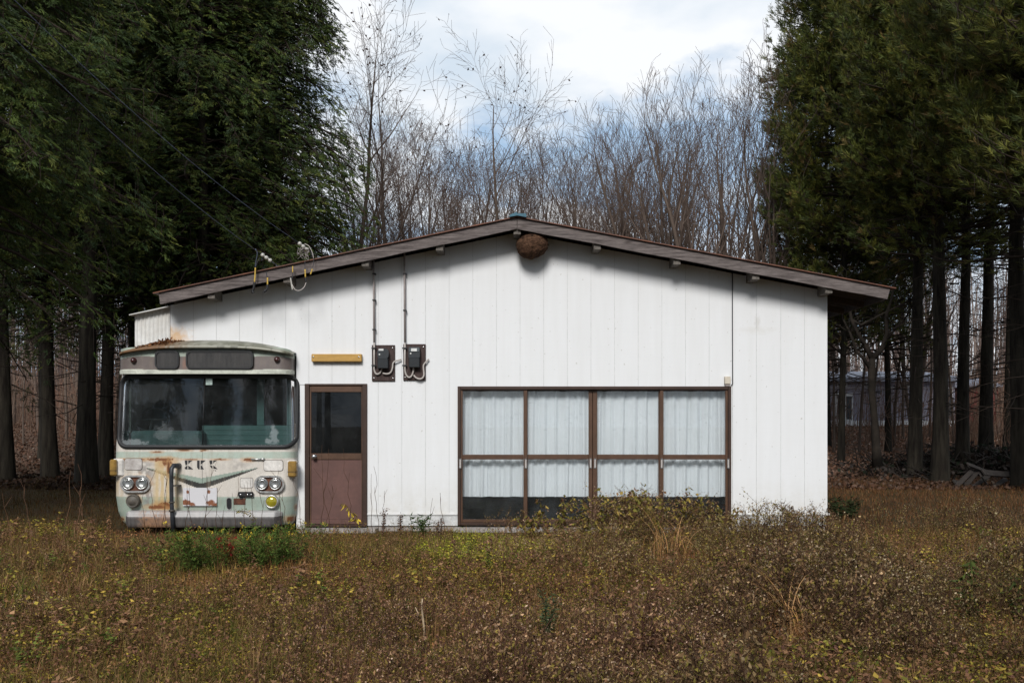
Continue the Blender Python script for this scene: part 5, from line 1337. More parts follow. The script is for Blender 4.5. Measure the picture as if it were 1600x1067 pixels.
sh = empty('red_shed', (WX(1530, Yr), Yr, 1), 'small dark red shed glimpsed behind the conifer trunks left of the plank heap', 'shed')
mb = MB(); mb.box(WX(1514, Yr), WX(1560, Yr), Yr, Yr + 3, WZ(664, Yr), WZ(605, Yr)); mb.build('wall', pm('dark_red_wall', (.15, .022, .02), .7, .25, 2), sh)
mb = MB(); mb.prism([(WX(1508, Yr), WZ(604.5, Yr)), (WX(1566, Yr), WZ(604.5, Yr)), (WX(1537, Yr), WZ(590, Yr))], Yr - .3, Yr + 3.3); mb.build('roof', M['groof'], sh)

# plank heap
Yp = 22.6
M['plank'] = woodmat('old_plank', (.02, .016, .014), (.055, .046, .04), (2, 9, 9))
pl_ = [((1484, 770), (1518, 736), 0, 'plank leaning up to the left end of the heap, lowest to the grass'),
       ((1501, 768), (1530, 733), .2, 'plank leaning parallel to the outermost one in the heap'),
       ((1512, 725), (1545, 738), .35, 'plank sloping down across the top left of the heap'),
       ((1536, 738), (1585, 742), -.1, 'broad flat plank lying level on top of the heap'),
       ((1532, 742), (1546, 762), -.15, 'short pale plank end sticking out toward the grass'),
       ((1520, 762), (1548, 740), .1, 'dark plank propped under the level plank'),
       ((1545, 765), (1572, 748), .1, 'short board slanting under the right half of the level plank'),
       ((1555, 772), (1590, 760), .0, 'reddish board lying at the right foot of the heap'),
       ((1490, 752), (1520, 758), .4, 'board lying low at the back left of the heap')]
for i, (a, b2, dy, lab) in enumerate(pl_):
    p0 = W(*a, Yp + dy); p1 = W(*b2, Yp + dy + .5); mb = MB(); mb.beam(p0, p1, i != 3 and .10 or .15, .03, up=(0, -.75, .6)); mid_p = (p0 + p1) / 2
    tag(mb.build('plank', M['plank'], loc=tuple(mid_p)), lab, 'plank', 'planks heaped by the conifers')

# ------------------------------------------------------------------ field plants
gP = np.random.default_rng(321)
def stalks(n, h, spread, r=.003, col=(.10, .065, .04), lean=.12, ns=5, g_=gP):
    """n wobbly upright stems; returns seg arrays and sample points"""
    parts = []; paths = []
    for i in range(n):
        hh = h * g_.uniform(.7, 1.0); b0 = g_.normal(0, spread, 2) * .5; ln = g_.normal(0, lean, 2) + b0 * .8
        t = np.linspace(0, 1, ns + 1)[:, None]; w = g_.normal(0, .012, (ns + 1, 2)) * h * 1.5; w[0] = 0
        p = np.concatenate([b0 + ln * hh * t ** 1.5 + w, t * hh], 1); paths.append(p)
        parts.append(segq(p[:-1], p[1:], r * (1 - .6 * t[:-1, 0]), r * (1 - .6 * t[1:, 0]), pick([col], ns, g_, .15)))
    return join(parts), paths
def leaves_on(paths, per, L, w, pal, t0=.1, t1=1., droop=-.2, out=1.0, jit=.008, g_=gP, var=.3):
    Ps = []; Ds = []
    for p in paths:
        n = per; t = t0 + (t1 - t0) * g_.random(n); k = t * (len(p) - 1); i = np.clip(k.astype(int), 0, len(p) - 2); f = (k - i)[:, None]
        q = p[i] * (1 - f) + p[i + 1] * f + g_.normal(0, jit, (n, 3)); a = g_.uniform(0, 6.283, n)
        Ps.append(q); Ds.append(np.stack([np.cos(a) * out, np.sin(a) * out, droop + g_.normal(0, .3, n)], -1))
    Pn = np.concatenate(Ps); Dn = np.concatenate(Ds); n = len(Pn)
    return leafq(Pn, Dn, np.cross(Dn, [0, 0, 1.]) + g_.normal(0, .4, (n, 3)), L * g_.uniform(.6, 1.3, n), w * g_.uniform(.6, 1.3, n), pick(pal, n, g_, var), .12)
def tm_dead(h, gn, pale=.5, leafc=None, dense=1.0):
    """dry bushy weed with curled leaves and pale seed heads"""
    ns = 5; t = np.linspace(0, 1, ns + 1)[:, None]; lean = gn.normal(0, .12, 2)
    pts = np.concatenate([lean * t * h * np.ones((1, 2)) * t, t * h], 1)
    sc = np.array([.075, .048, .034]) * gn.uniform(.7, 1.3)
    parts = [segq(pts[:-1], pts[1:], .0028, .002, np.tile(sc, (ns, 1)))]
    nb = int(gn.integers(7, 12) * dense); tt = gn.uniform(.25, .98, nb); a = gn.uniform(0, 6.283, nb)
    A = np.stack([np.interp(tt, t[:, 0], pts[:, i]) for i in range(3)], -1)
    d = np.stack([np.cos(a), np.sin(a), gn.uniform(.5, 1.4, nb)], -1); L = h * gn.uniform(.15, .42, (nb, 1))
    B = A + unit(d) * L; parts.append(segq(A, B, .0017, .0011, np.tile(sc, (nb, 1))))
    nl = int(60 * dense); i = gn.integers(0, nb, nl); f = gn.random((nl, 1)); P_ = A[i] * (1 - f) + B[i] * f + gn.normal(0, .012, (nl, 3))
    lc = leafc or [(.125, .088, .050), (.18, .132, .075), (.055, .040, .028), (.25, .205, .125), (.17, .165, .045)]
    parts.append(leafq(P_, gn.normal(size=(nl, 3)) + [0, 0, -.5], gn.normal(size=(nl, 3)), gn.uniform(.015, .038, nl), gn.uniform(.006, .018, nl), pick(lc, nl, gn, .4), .25))
    nsd = int(20 * pale * gn.uniform(.5, 1.5))
    if nsd:
        i = gn.integers(0, nb, nsd); P_ = B[i] + gn.normal(0, .016, (nsd, 3))
        parts.append(leafq(P_, gn.normal(size=(nsd, 3)) + [0, 0, .6], gn.normal(size=(nsd, 3)), gn.uniform(.010, .020, nsd), gn.uniform(.008, .015, nsd), pick([(.27, .245, .18), (.18, .155, .11), (.36, .335, .26)], nsd, gn, .2), .1))
    return join(parts)
def tm_leafy(h, gn, pal, lw=.017, n=34):
    ns = 3; a = gn.uniform(0, 6.283, ns); A = np.zeros((ns, 3)); B = np.stack([np.cos(a) * h * .45, np.sin(a) * h * .45, h * gn.uniform(.5, 1, ns)], -1)
    parts = [segq(A, B, .0022, .0015, np.tile([.06, .05, .02], (ns, 1)))]
    i = gn.integers(0, ns, n); f = gn.random((n, 1)) ** .7; P_ = A[i] * (1 - f) + B[i] * f + gn.normal(0, .022, (n, 3)); P_[:, 2] = np.maximum(P_[:, 2], .01)
    parts.append(leafq(P_, gn.normal(size=(n, 3)) * [1, 1, .45] + [0, 0, .1], gn.normal(size=(n, 3)) * [1, 1, .6], gn.uniform(.8, 1.8, n) * lw, gn.uniform(.5, 1.0, n) * lw, pick(pal, n, gn, .3), .1))
    return join(parts)
def blades(root, az, L, bendv, w, C, gn, k=4, flat=1.0):
    """arching blades as 3-sided strips -> quads; root (N,3)"""
    n = len(root); V = []; d = np.stack([np.cos(az), np.sin(az), 0 * az], -1); s = np.stack([-np.sin(az), np.cos(az), 0 * az], -1)
    L = np.broadcast_to(L, (n,)); bendv = np.broadcast_to(bendv, (n,)); w = np.broadcast_to(w, (n,))
    for j in range(k + 1):
        t = j / k; th = bendv * t; out = L * (1 - np.cos(bendv * t)) / np.maximum(bendv, .01); up = L * np.sin(bendv * t) / np.maximum(bendv, .01)
        c = root + d * out[:, None] + np.array([0, 0, 1.]) * up[:, None]; ww = (w * (1 - t * .92) * .5)[:, None]
        V += [c - s * ww, c + s * ww]
    v = np.stack(V, 1).reshape(-1, 3); base = (np.arange(n) * 2 * (k + 1))[:, None]
    f = np.concatenate([np.concatenate([base + 2 * j, base + 2 * j + 1, base + 2 * j + 3, base + 2 * j + 2], 1) for j in range(k)], 0)
    return v, f, np.repeat(C, 2 * (k + 1), 0)
def tm_grass(h, gn, pal, n=22, k=3):
    return blades(np.concatenate([gn.normal(0, .025, (n, 2)), np.zeros((n, 1))], 1), gn.uniform(0, 6.283, n), h * gn.uniform(.5, 1.1, n), gn.uniform(.3, 2.0, n), gn.uniform(.003, .006, n), pick(pal, n, gn, .3), gn, k)
def scatter(tmpls, X, Y, S, gn, tint=None, Z=None):
    """instance templates into one array"""
    ti = gn.integers(0, len(tmpls), len(X)); Z = gz(X, Y) if Z is None else Z; out = []
    for k, (v, f, c) in enumerate(tmpls):
        sel = np.where(ti == k)[0]
        if not len(sel): continue
        a = gn.uniform(0, 6.283, len(sel)); ca, sa = np.cos(a)[:, None], np.sin(a)[:, None]; s = S[sel][:, None]
        x = (v[None, :, 0] * ca - v[None, :, 1] * sa) * s + X[sel][:, None]; y = (v[None, :, 0] * sa + v[None, :, 1] * ca) * s + Y[sel][:, None]; z = v[None, :, 2] * s + Z[sel][:, None]
        V = np.stack([x, y, z], -1).reshape(-1, 3); Fc = (f[None] + (np.arange(len(sel)) * len(v))[:, None, None]).reshape(-1, 4)
        cc = np.repeat(c[None], len(sel), 0) * (gn.uniform(.7, 1.3, (len(sel), 1, 1)))
        if tint is not None: cc = cc * tint[sel][:, None, :]
        out.append((V, Fc, cc.reshape(-1, 3)))
    return join(out)
M['weed'] = colmat('weeds', .85, .12, trans=.2, gain=(1.26, 1.01, .86))
def field(n, y0, y1, g_, pw=1.0):
    Y = y0 + (y1 - y0) * g_.random(n) ** pw; X = g_.uniform(-1, 1, n) * (.54 * Y + .9); return X, Y
def px_of(X, Y): return 800 + X / Y * F
def hmap(X, Y):
    """height of the weeds, metres"""
    px = px_of(X, Y)
    h = .20 + .13 * sstep(520, 900, px) + .02 * sstep(1100, 1300, px)
    h = h * (1 - .25 * sstep(10.5, 13, Y) * sstep(1080, 1180, px))
    h = h * (.75 + .5 * fbm(X, Y, .7, 41))
    h = h * (1 - .55 * np.exp(-((px - 745) / 120) ** 2 - ((Y - 12.6) / 1.3) ** 2))          # mossy clearing
    h = h * (1 - .5 * np.exp(-((px - 790) / 110) ** 2 - ((Y - 7.6) / .7) ** 2))
    h = h + .24 * np.exp(-((px - 1040) / 130) ** 2 - ((Y - 13.0) / .9) ** 2)
    h = h * (1 - .35 * sstep(430, 250, px) * sstep(9, 12, Y))
    return h
SPOTS = [(304, 10.4, .3, 1.3), (400, 10.6, .33, 1.3), (450, 10.9, .3, 1.1), (349, 10.9, .12, 1.2), (662, 7.2, .16, 1.2), (850, 7.4, .2, .9), (1238, 7.6, .3, .9), (1519, 8.0, .16, 1.1), (1594, 7.8, .16, 1.0), (1045, 11.2, .3, .9), (8, 8.6, .2, .7), (322, 13.8, 1.3, 1.7)]
def clear_bus(X, Y, spots=True):
    ok = ~((Y > 13.65) & (X < 4.9) & (X > -5.6))
    if spots:
        for px_, Ys, r_, d_ in SPOTS:
            px = 800 + X / Y * F; ok &= ~((np.abs(px - px_) < r_ / Ys * F) & (Y < Ys + .15) & (Y > Ys - d_) & (rng.random(len(X)) < .85))
    return ok
gW = np.random.default_rng(100)
# dry weeds
X, Y = field(9200, 4.6, 14.3, gW, 1.15); ok = clear_bus(X, Y); px = px_of(X, Y)
ok &= gW.random(len(X)) < (.36 + .64 * sstep(420, 800, px)) * (.12 + .88 * sstep(.42, .56, fbm(X, Y, .42, 51, 3))) * (1 - .75 * np.exp(-((px - 745) / 110) ** 2 - ((Y - 12.3) / 1.2) ** 2)) * (1 - .6 * np.exp(-((px - 790) / 130) ** 2 - ((Y - 7.6) / .6) ** 2))
X, Y = X[ok], Y[ok]; Tm = [tm_dead(gW.uniform(.85, 1.1), gW, p_) for p_ in (.2, .3, .5, .8, 1.4, .4, .2, .9)]
# templates have height about 1 m with small leaves: rescale by building them at .4 m
Tm = [tm_dead(.42 * gW.uniform(.85, 1.15), gW, p_) for p_ in (.2, .3, .5, .8, 1.3, .4, .2, .9, .6, .3)]
S = hmap(X, Y) / .42 * gW.uniform(.7, 1.3, len(X)); S = S * (.62 + .7 * sstep(.4, .62, fbm(X, Y, 1.3, 53))) * (.6 + .4 * sstep(.42, .56, fbm(X, Y, .42, 51, 3))); S = np.clip(S, .35, 1.8 - .5 * sstep(10, 13, Y))
tn = np.ones((len(X), 3)) * (.45 + 1.15 * fbm(X, Y, .9, 61))[:, None]; vi = fbm(X, Y, .5, 63)[:, None]; tn = tn * (1 + (vi - .5) * np.array([.25, -.1, .35])) * (1 - .22 * sstep(950, 1250, px_of(X, Y)))[:, None]  # last factor darkens weeds to the right: tree shade put into the tint
cl_ = fbm(X, Y, 1.1, 64); pale = cl_ > .54
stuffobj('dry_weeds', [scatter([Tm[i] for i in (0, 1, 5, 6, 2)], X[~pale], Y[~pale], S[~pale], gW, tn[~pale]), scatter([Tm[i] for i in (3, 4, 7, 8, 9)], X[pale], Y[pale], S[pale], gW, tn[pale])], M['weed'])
# leafy ground cover, olive to yellow green
X, Y = field(15500, 4.5, 14.2, gW, 1.1); ok = clear_bus(X, Y); px = px_of(X, Y)
ok &= gW.random(len(X)) < .3 + .65 * sstep(.42, .6, fbm(X, Y, .8, 71)) + .6 * np.exp(-((px - 745) / 130) ** 2 - ((Y - 12.3) / 1.4) ** 2)
X, Y = X[ok], Y[ok]; px = px_of(X, Y); mossy = np.exp(-((px - 755) / 125) ** 2 - ((Y - 12.1) / 1.5) ** 2) > .45
gp = [(.13, .155, .028), (.20, .20, .036), (.08, .12, .028), (.32, .29, .05), (.14, .085, .035)]
bp = [(.11, .066, .045), (.15, .095, .06), (.08, .048, .04), (.13, .11, .04)]
Tm = [tm_leafy(.14, gW, gp) for _ in range(5)] + [tm_leafy(.2, gW, bp, .018) for _ in range(4)]
S = gW.uniform(.7, 1.3, len(X)) * (.7 + hmap(X, Y)); 
Tmoss = [tm_leafy(.10, gW, [(.22, .28, .035), (.30, .33, .045), (.13, .20, .03)]) for _ in range(3)]
stuffobj('leafy_ground_cover', [scatter(Tm, X[~mossy], Y[~mossy], S[~mossy], gW), scatter(Tmoss, X[mossy], Y[mossy], S[mossy], gW)], M['weed'])
# coarser leafy stems in patches
X, Y = field(1750, 4.6, 14.0, gW, 1.1); px = px_of(X, Y); ok = clear_bus(X, Y) & (fbm(X, Y, .7, 171) > .47); X, Y = X[ok], Y[ok]
def tm_stem(g_, pal, h=.3, lw=.03):
    st_, pa_ = stalks(3, h, .05, .0028, (.08, .06, .03), .25, 4, g_); return join([st_, leaves_on(pa_, 13, lw * 1.5, lw, pal, .15, 1., -.15, 1., .01, g_)])
TmS = [tm_stem(gW, [(.22, .21, .045), (.15, .17, .035), (.30, .26, .06), (.16, .10, .05)]) for _ in range(5)] + [tm_stem(gW, [(.15, .095, .06), (.20, .14, .085), (.09, .06, .045)]) for _ in range(4)] + [tm_stem(gW, [(.07, .12, .03), (.10, .15, .035)], .25) for _ in range(2)]
stuffobj('leafy_undergrowth', [scatter(TmS, X, Y, gW.uniform(.5, 1.05, len(X)), gW)], M['weed'])
# grass tufts among the weeds
X, Y = field(7000, 4.4, 14.3, gW, 1.1); ok = clear_bus(X, Y); px = px_of(X, Y)
ok &= gW.random(len(X)) < .35 + .5 * sstep(.4, .6, fbm(X, Y, .7, 81)) + .4 * (px < 420)
X, Y = X[ok], Y[ok]
dp = [(.16, .105, .055), (.24, .18, .10), (.11, .065, .035), (.09, .085, .03)]; gpa = [(.055, .075, .018), (.08, .095, .022), (.12, .11, .04)]
Tm = [tm_grass(.22, gW, dp) for _ in range(4)] + [tm_grass(.2, gW, gpa) for _ in range(3)]
stuffobj('grass', [scatter(Tm, X, Y, gW.uniform(.6, 1.3, len(X)), gW)], M['weed'])
# matted litter that covers the soil between the plants
n = 115000; Y = 4.3 + 10.2 * gW.random(n) ** 1.1; X = gW.uniform(-1, 1, n) * (.54 * Y + .9); ok = clear_bus(X, Y, False); X, Y = X[ok], Y[ok]; n = len(X)
P_ = np.stack([X, Y, gz(X, Y) + gW.uniform(0, .05, n)], -1); mo = sstep(.45, .6, fbm(X, Y, .9, 91))[:, None]
cs = pick([(.16, .085, .042), (.22, .125, .06), (.09, .05, .028), (.28, .19, .11)], n, gW, .3) * (1 - mo * .7) + pick([(.11, .12, .025)], n, gW, .3) * mo * .7
stuffobj('dead_leaf_mat', [leafq(P_, gW.normal(size=(n, 3)) * [1, 1, .5] + [0, 0, .15], gW.normal(size=(n, 3)), gW.uniform(.018, .045, n), gW.uniform(.006, .018, n), cs, .1)], M['weed'])
# fine matted grass, rust and ochre, yellow-green where the moss grows
n = 172000; Y = 4.3 + 10 * gW.random(n) ** 1.1; X = gW.uniform(-1, 1, n) * (.54 * Y + .9); px = px_of(X, Y)
ok = clear_bus(X, Y, False) & (gW.random(n) < .25 + .75 * sstep(.40, .58, fbm(X, Y, .8, 191))); X, Y, px = X[ok], Y[ok], px[ok]; n = len(X)
moss = np.clip(np.exp(-((px - 745) / 120) ** 2 - ((Y - 12.2) / 1.6) ** 2) * 1.3 + .55 * sstep(.48, .62, fbm(X, Y, .55, 193)) * (1 - .7 * sstep(500, 1000, px)), 0, 1)[:, None]
cs = pick([(.20, .10, .042), (.15, .068, .028), (.26, .17, .075), (.11, .075, .03)], n, gW, .3) * (1 - moss) + pick([(.16, .21, .028), (.23, .26, .038), (.10, .15, .024)], n, gW, .3) * moss
stuffobj('fine_matted_grass', [blades(np.stack([X, Y, gz(X, Y)], -1), gW.uniform(0, 6.283, n), gW.uniform(.04, .16, n), gW.uniform(.4, 2.8, n), gW.uniform(.003, .006, n), cs, gW, 2)], M['weed'])
# short rusty meadow grass at the sides up to the trees
n = 80000; Y = 13.2 + 11.8 * gW.random(n); X = np.where(gW.random(n) < .62, gW.uniform(4.4, 14, n), gW.uniform(-14, -5.3, n)); ok = (np.abs(X / Y) < .62); X, Y = X[ok], Y[ok]; n = len(X)
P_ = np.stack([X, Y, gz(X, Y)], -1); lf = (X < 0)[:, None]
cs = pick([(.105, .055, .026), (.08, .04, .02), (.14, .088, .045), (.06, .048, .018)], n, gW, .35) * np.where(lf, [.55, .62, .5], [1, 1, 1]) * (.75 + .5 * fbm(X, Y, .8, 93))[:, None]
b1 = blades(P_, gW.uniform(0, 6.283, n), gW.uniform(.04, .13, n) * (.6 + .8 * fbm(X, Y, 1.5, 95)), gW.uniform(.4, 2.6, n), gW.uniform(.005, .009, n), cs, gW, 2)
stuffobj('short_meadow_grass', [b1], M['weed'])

P_, lr = LIT; n = len(P_)
o = np_mesh('roof_leaf_litter', *leafq(P_, lr.normal(size=(n, 3)) * [1, 1, .3], lr.normal(size=(n, 3)) * [1, 1, .3], lr.uniform(.03, .07, n), lr.uniform(.012, .035, n), pick([(.12, .06, .03), (.07, .035, .02), (.16, .10, .05)], n, lr), .1)[:2], M['weed'], np.repeat(pick([(.13, .065, .03), (.07, .035, .02), (.17, .10, .05)], n, lr), 4, 0), loc=tuple(P_.mean(0)))
tag(o, kind='stuff')
# ------------------------------------------------------------------ single plants one can point to
def plant(name, label, cat, px, Y, parts, group=None, dz=0.):
    x = WX(px, Y); z = gzs(x, Y) + dz
    t = empty(name, (x, Y, z), label, cat, group)
    keepn = ('yellow_tip',)
    body_ = [p_[1] for p_ in parts if p_[0] not in keepn]
    for nm, (v, f, c) in [('foliage', join(body_))] + [p_ for p_ in parts if p_[0] in keepn]:
        o = np_mesh(nm, v, f, M['weed'], c, local=True); o.parent = t
    return t
grn = [(.055, .115, .025), (.07, .14, .03), (.04, .085, .022), (.10, .16, .04)]
yel = [(.38, .33, .04), (.30, .28, .05), (.22, .24, .04)]
for px, Y, n, h, w, lab in ((304, 10.4, 40, .46, .26, 'bright green bushy goldenrod clump in front of the bus, left of the red-leaved plant'), (400, 10.6, 38, .45, .26, 'green bushy goldenrod clump with yellow tips, just right of the red-leaved plant'), (450, 10.9, 24, .44, .24, 'paler green goldenrod clump toward the brown door, outer end of the green bushes')):
    st, pa = stalks(n, h, w, .003, (.06, .075, .025), .25)
    plant('goldenrod', lab, 'plant', px, Y, [('stems', st), ('foliage', leaves_on(pa, 62, .058, .010, grn, .1, 1., .35, 1.)), ('flower_tips', leaves_on(pa[::3], 14, .022, .012, yel, .93, 1.02, .5, .6, .012))], 'green bushes in front of the bus')
st, pa = stalks(7, .34, .10, .003, (.12, .03, .02)); plant('red_leaf_plant', 'small plant with dark red leaves between the two green bushes', 'plant', 349, 10.9, [('stems', st), ('foliage', leaves_on(pa, 16, .05, .025, [(.17, .012, .012), (.10, .012, .012)], .35, 1., -.7))])
# yellow sapling by the door
p0 = [(565, 842), (556, 818), (548, 800), (541, 789), (535, 786)]; p1 = [(565, 842), (560, 812), (551, 800)]
def pathpx(l, Y, base): return np.array([tuple(W(a, b2, Y) - base) for a, b2 in l])
Ysap = 13.3; base = Vector((WX(565, Ysap), Ysap, gzs(WX(565, Ysap), Ysap)))
pp = [pathpx(l, Ysap, base) for l in (p0, p1)]
for p in pp: p[0, 2] = 0
plant('yellow_sapling', 'thin sapling with bright yellow drooping leaves in front of the brown door', 'sapling', 565, Ysap, [('stem', join([segq(p[:-1], p[1:], .004, .003, pick([(.12, .08, .04)], len(p) - 1)) for p in pp])), ('foliage', leaves_on(pp, 16, .09, .028, yel, .3, 1., -.8, .8))])
Yg = 13.2
st, pa = stalks(5, .34, .12, .004, (.05, .06, .025)); plant('green_weed', 'dark green narrow-leaved weed against the white wall between door and window', 'weed', 652, Yg, [('stems', st), ('foliage', leaves_on(pa, 26, .11, .022, [(.03, .07, .02), (.045, .09, .025)], .35, 1., .1))])
for px, h, lab in ((597, .48, 'tallest dark dried seed spire at the wall, closest to the door frame'), (626, .40, 'dark dried seed spire at the wall, next after the tallest one'), (688, .36, 'dark dried seed spire just left of the window frame')):
    st, pa = stalks(2, h, .03, .004, (.06, .038, .03), .05); plant('seed_spire', lab, 'dry weed', px, 13.1, [('stem', st), ('seed_heads', leaves_on(pa, 110, .026, .016, [(.075, .045, .035), (.11, .07, .05), (.15, .11, .08), (.05, .03, .03)], .3, 1., .1, .8, .012))], 'dried seed spires along the wall')
# tall leafy weeds before the window
ygr = [(.16, .16, .035), (.11, .12, .03), (.24, .21, .06), (.10, .065, .035), (.07, .08, .025)]
for px, Y, h, w, n, lab in ((818, 12.9, .42, .12, 5, 'low yellow-green weed in front of the first window sash'), (868, 12.8, .62, .14, 6, 'yellow-green leafy weed in front of the second window sash'), (905, 13.2, .56, .12, 5, 'dark drooping weed in front of the second sash, close to the middle stile'),
    (938, 12.7, .56, .10, 5, 'slim brown weed in front of the middle window stile'), (985, 13.0, .70, .15, 6, 'tall tangled weed in front of the third window sash'), (1018, 12.5, .80, .18, 8, 'tallest bushy weed with pale seed heads, between third and fourth sash'),
    (1052, 12.8, .72, .16, 7, 'bushy yellowing weed in front of the left half of the fourth sash'), (1092, 12.9, .62, .15, 7, 'leafy weed in front of the right half of the fourth sash'), (1128, 13.0, .54, .12, 6, 'yellow-leaved weed at the foot of the right window frame')):
    st, pa = stalks(n, h, w, .004, (.07, .045, .03), .28)
    plant('tall_weed', lab, 'weed', px, Y, [('stems', st), ('foliage', leaves_on(pa, 34, .060, .036, ygr, .25, 1.02, -.6, .8, .025)), ('seed_heads', leaves_on(pa, 14, .022, .016, [(.34, .30, .24), (.20, .15, .11), (.08, .05, .04)], .75, 1.03, .2, .7, .03))], 'tall weeds before the window')
for px, h, lab in ((1165, .34, 'dry weed spire nearest the window at the right part of the wall'), (1200, .30, 'short dry weed at the wall in the middle of the right panels'), (1246, .42, 'tallest dry leafy spire at the right part of the wall'), (1282, .36, 'leafy dry spire at the right corner of the wall'), (1330, .26, 'low dry weed just beyond the house corner')):
    st, pa = stalks(9, h * 1.05, .16, .0035, (.06, .04, .03), .12); plant('dry_weed', lab, 'dry weed', px, 13.2, [('stems', st), ('foliage', leaves_on(pa, 80, .024, .014, [(.075, .05, .04), (.12, .08, .06), (.19, .15, .12), (.10, .10, .035)], .2, 1., .0, .8, .012))], 'dry weeds at the right part of the wall')
def arch_clump(label, px, Y, n, h, spread, col, toward=None, group='arching dry grass clumps', bend=(1.4, 3.0)):
    root = np.concatenate([gP.normal(0, spread, (n, 2)), np.zeros((n, 1))], 1); az = gP.uniform(0, 6.283, n) if toward is None else toward + gP.normal(0, .8, n)
    b_ = blades(root, az, h * gP.uniform(.6, 1.2, n), gP.uniform(bend[0], bend[1], n), gP.uniform(.005, .010, n), pick(col, n, gP, .25), gP, 9)
    plant('dry_grass_clump', label, 'dry grass', px, Y, [('blades', b_)], group)
straw = [(.30, .20, .09), (.38, .27, .14), (.22, .14, .06)]
arch_clump('straw-coloured arching grass clump below the tall weeds in front of the window', 1050, 11.2, 55, 1.0, .12, straw)
arch_clump('pale arching grass stems fanning left in the middle of the right foreground', 1238, 7.6, 30, .95, .06, straw, 2.6)
arch_clump('low straw tuft spreading around the foot of the pale arching stems', 1262, 7.3, 80, .36, .13, straw)
arch_clump('small rusty grass tuft in the bare patch in front of the window', 745, 7.9, 60, .22, .14, [(.20, .09, .035), (.15, .07, .03)])
arch_clump('green grass tuft at the left edge of the photo in the foreground', 8, 8.6, 110, .42, .16, [(.05, .085, .02), (.08, .10, .025), (.13, .12, .04)], None, None)
arch_clump('low green grass tuft in the foreground below the dry broken stalk', 690, 6.6, 60, .22, .08, [(.06, .08, .02), (.10, .11, .03)], None, None)
st, pa = stalks(5, .36, .07, .0035, (.05, .06, .035), .15); plant('blue_green_weed', 'feathery blue-green weed standing alone in the middle foreground', 'weed', 850, 7.4, [('stems', st), ('foliage', leaves_on(pa, 60, .05, .013, [(.045, .085, .045), (.06, .10, .05), (.04, .06, .03)], .05, 1., .1, .9))])
for px, Y, h, lab in ((1519, 8.0, .62, 'tall dark green leafy weed with yellow tip near the right foreground'), (1594, 7.8, .55, 'dark green leafy weed cut off by the right edge of the photo')):
    st, pa = stalks(2, h, .05, .005, (.07, .07, .03), .05); plant('green_leafy_weed', lab, 'weed', px, Y, [('stem', st), ('foliage', leaves_on(pa, 40, .12, .026, [(.035, .065, .02), (.055, .09, .025)], .12, .95, -.5)), ('yellow_tip', leaves_on(pa[:1], 30, .03, .012, [(.22, .20, .03), (.14, .15, .03)], .86, 1.02, .6, .5, .01))], 'green leafy weeds at the right')
Yst = 7.2; gm = MB(); b0 = W(664, 990, Yst)
for l_, r0 in (([(664, 1000), (662, 975), (659, 950), (660, 935)], .010), ([(661, 968), (652, 955), (649, 948)], .006), ([(662, 972), (656, 960), (652, 962)], .005)):
    pts = tpx(l_, Yst); gm.tube(pts, [r0 * (1 - .6 * i / (len(pts) - 1)) for i in range(len(pts))], 6)
tag(gm.build('broken_stalk', pm('bleached_stalk', (.40, .30, .19), .8, .2, 20), loc=tuple(b0)), 'bleached broken stalk with a side twig standing in the foreground', 'dead stalk')
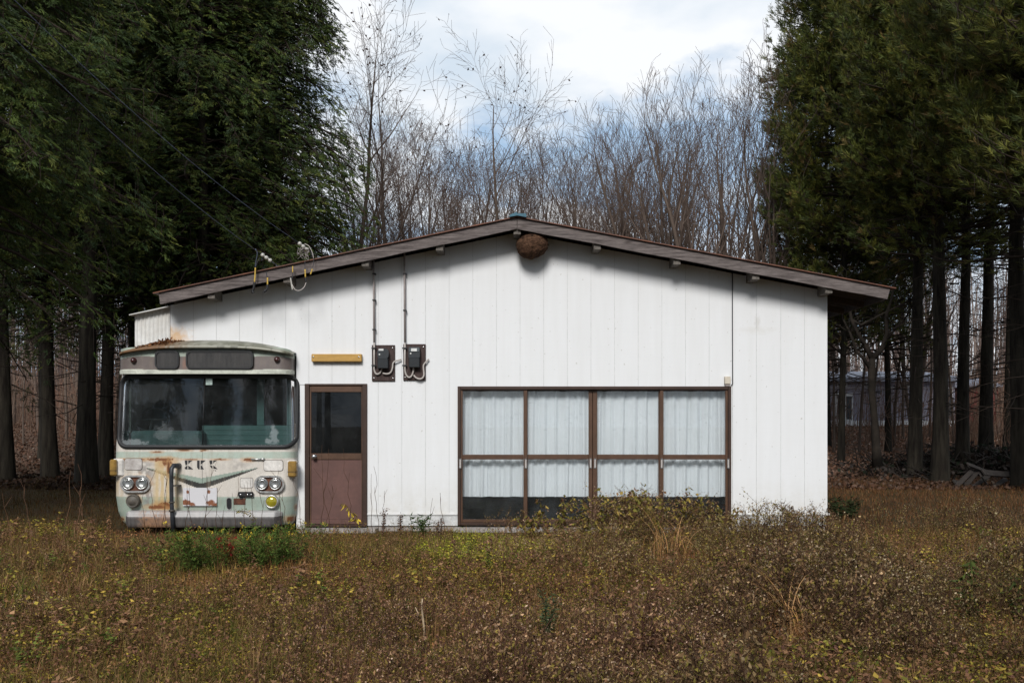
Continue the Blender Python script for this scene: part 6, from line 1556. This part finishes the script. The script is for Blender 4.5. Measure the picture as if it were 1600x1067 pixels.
# thin dead stalks before the bus and the wall
def thin_stalk(px, pyt, Y, seed):
    g_ = np.random.default_rng(seed); h = WZ(pyt, Y) - gzs(WX(px, Y), Y)
    t = np.linspace(0, 1, 9)[:, None]; w = np.cumsum(g_.normal(0, .012, (9, 2)), 0) * h * 1.6 + g_.normal(0, .09, 2) * t * h; w[0] = 0
    p = np.concatenate([w, t * h], 1); parts = [segq(p[:-1], p[1:], .0045 * (1 - .6 * t[:-1, 0]), .0045 * (1 - .6 * t[1:, 0]), pick([(.075, .05, .035)], 8, g_, .1))]
    for k in range(g_.integers(1, 4)):
        i = g_.integers(3, 8); q = p[i]; e = q + np.array([g_.normal(0, .06), g_.normal(0, .03), g_.uniform(.08, .2)]); parts.append(segq(q[None], e[None], .003, .0015, pick([(.08, .055, .04)], 1, g_)))
    return join(parts)
for i, (px, pyt) in enumerate(((243, 742), (252, 735), (262, 725), (292, 755), (303, 745), (314, 728), (322, 742), (333, 760), (362, 735), (383, 752), (398, 745), (412, 765), (440, 735), (447, 748), (230, 765), (350, 790))):
    v, f, c = thin_stalk(px, pyt, 13.0 + .03 * i, 500 + i); o = np_mesh('dead_stalk', v, f, M['weed'], c, local=True); o.location = (WX(px, 13.0 + .03 * i), 13.0 + .03 * i, gzs(WX(px, 13.0 + .03 * i), 13.0))
    tag(o, 'thin leafless dead stalk standing in front of the bus bumper', 'dead stalk', 'thin dead stalks before the bus')
for i, (px, pyt) in enumerate(((478, 745), (497, 700), (507, 760), (520, 695), (552, 700), (583, 740), (590, 728), (600, 765), (672, 778), (690, 770))):
    v, f, c = thin_stalk(px, pyt, 13.2, 600 + i); o = np_mesh('dead_stalk', v, f, M['weed'], c, local=True); o.location = (WX(px, 13.2), 13.2, gzs(WX(px, 13.2), 13.2))
    tag(o, 'thin leafless dead stalk standing before the door and the white wall beside it', 'dead stalk', 'thin dead stalks before door and wall')
for i, (px, pyt, Y) in enumerate(((48, 750, 12.0), (93, 735, 11.5), (118, 725, 12.2), (130, 760, 12.6), (18, 770, 12.0))):
    v, f, c = thin_stalk(px, pyt, Y, 700 + i); c = c * 2.2; o = np_mesh('dead_stalk', v, f, M['weed'], c, local=True); o.location = (WX(px, Y), Y, gzs(WX(px, Y), Y))
    tag(o, 'thin pale dead stalk in the grass left of the bus before the dark trunks', 'dead stalk', 'thin dead stalks left of the bus')
# climbing sprig on the bumper, shrub at the corner
st, pa = stalks(1, .3, .02, .004, (.08, .06, .03), .1)
p = pathpx([(397, 832), (400, 812), (392, 800), (380, 797), (370, 798)], 13.65, Vector((WX(397, 13.65), 13.65, 0))); p[0, 2] = 0
plant('creeper', 'small leafy creeper lying over the right end of the chrome bumper', 'creeper', 397, 13.65, [('stem', segq(p[:-1], p[1:], .004, .003, pick([(.10, .08, .04)], len(p) - 1))), ('foliage', leaves_on([p], 70, .035, .02, [(.14, .16, .05), (.20, .19, .08), (.07, .09, .03)], .2, 1., -.2, .8, .02))])
st, pa = stalks(12, .30, .35, .005, (.04, .04, .025), .4); plant('low_evergreen_shrub', 'low dark green shrub in the grass behind the right house corner', 'shrub', 1308, 16.5, [('stems', st), ('foliage', leaves_on(pa, 60, .09, .03, [(.018, .034, .014), (.03, .045, .018)], .1, 1., 0., 1., .04))])
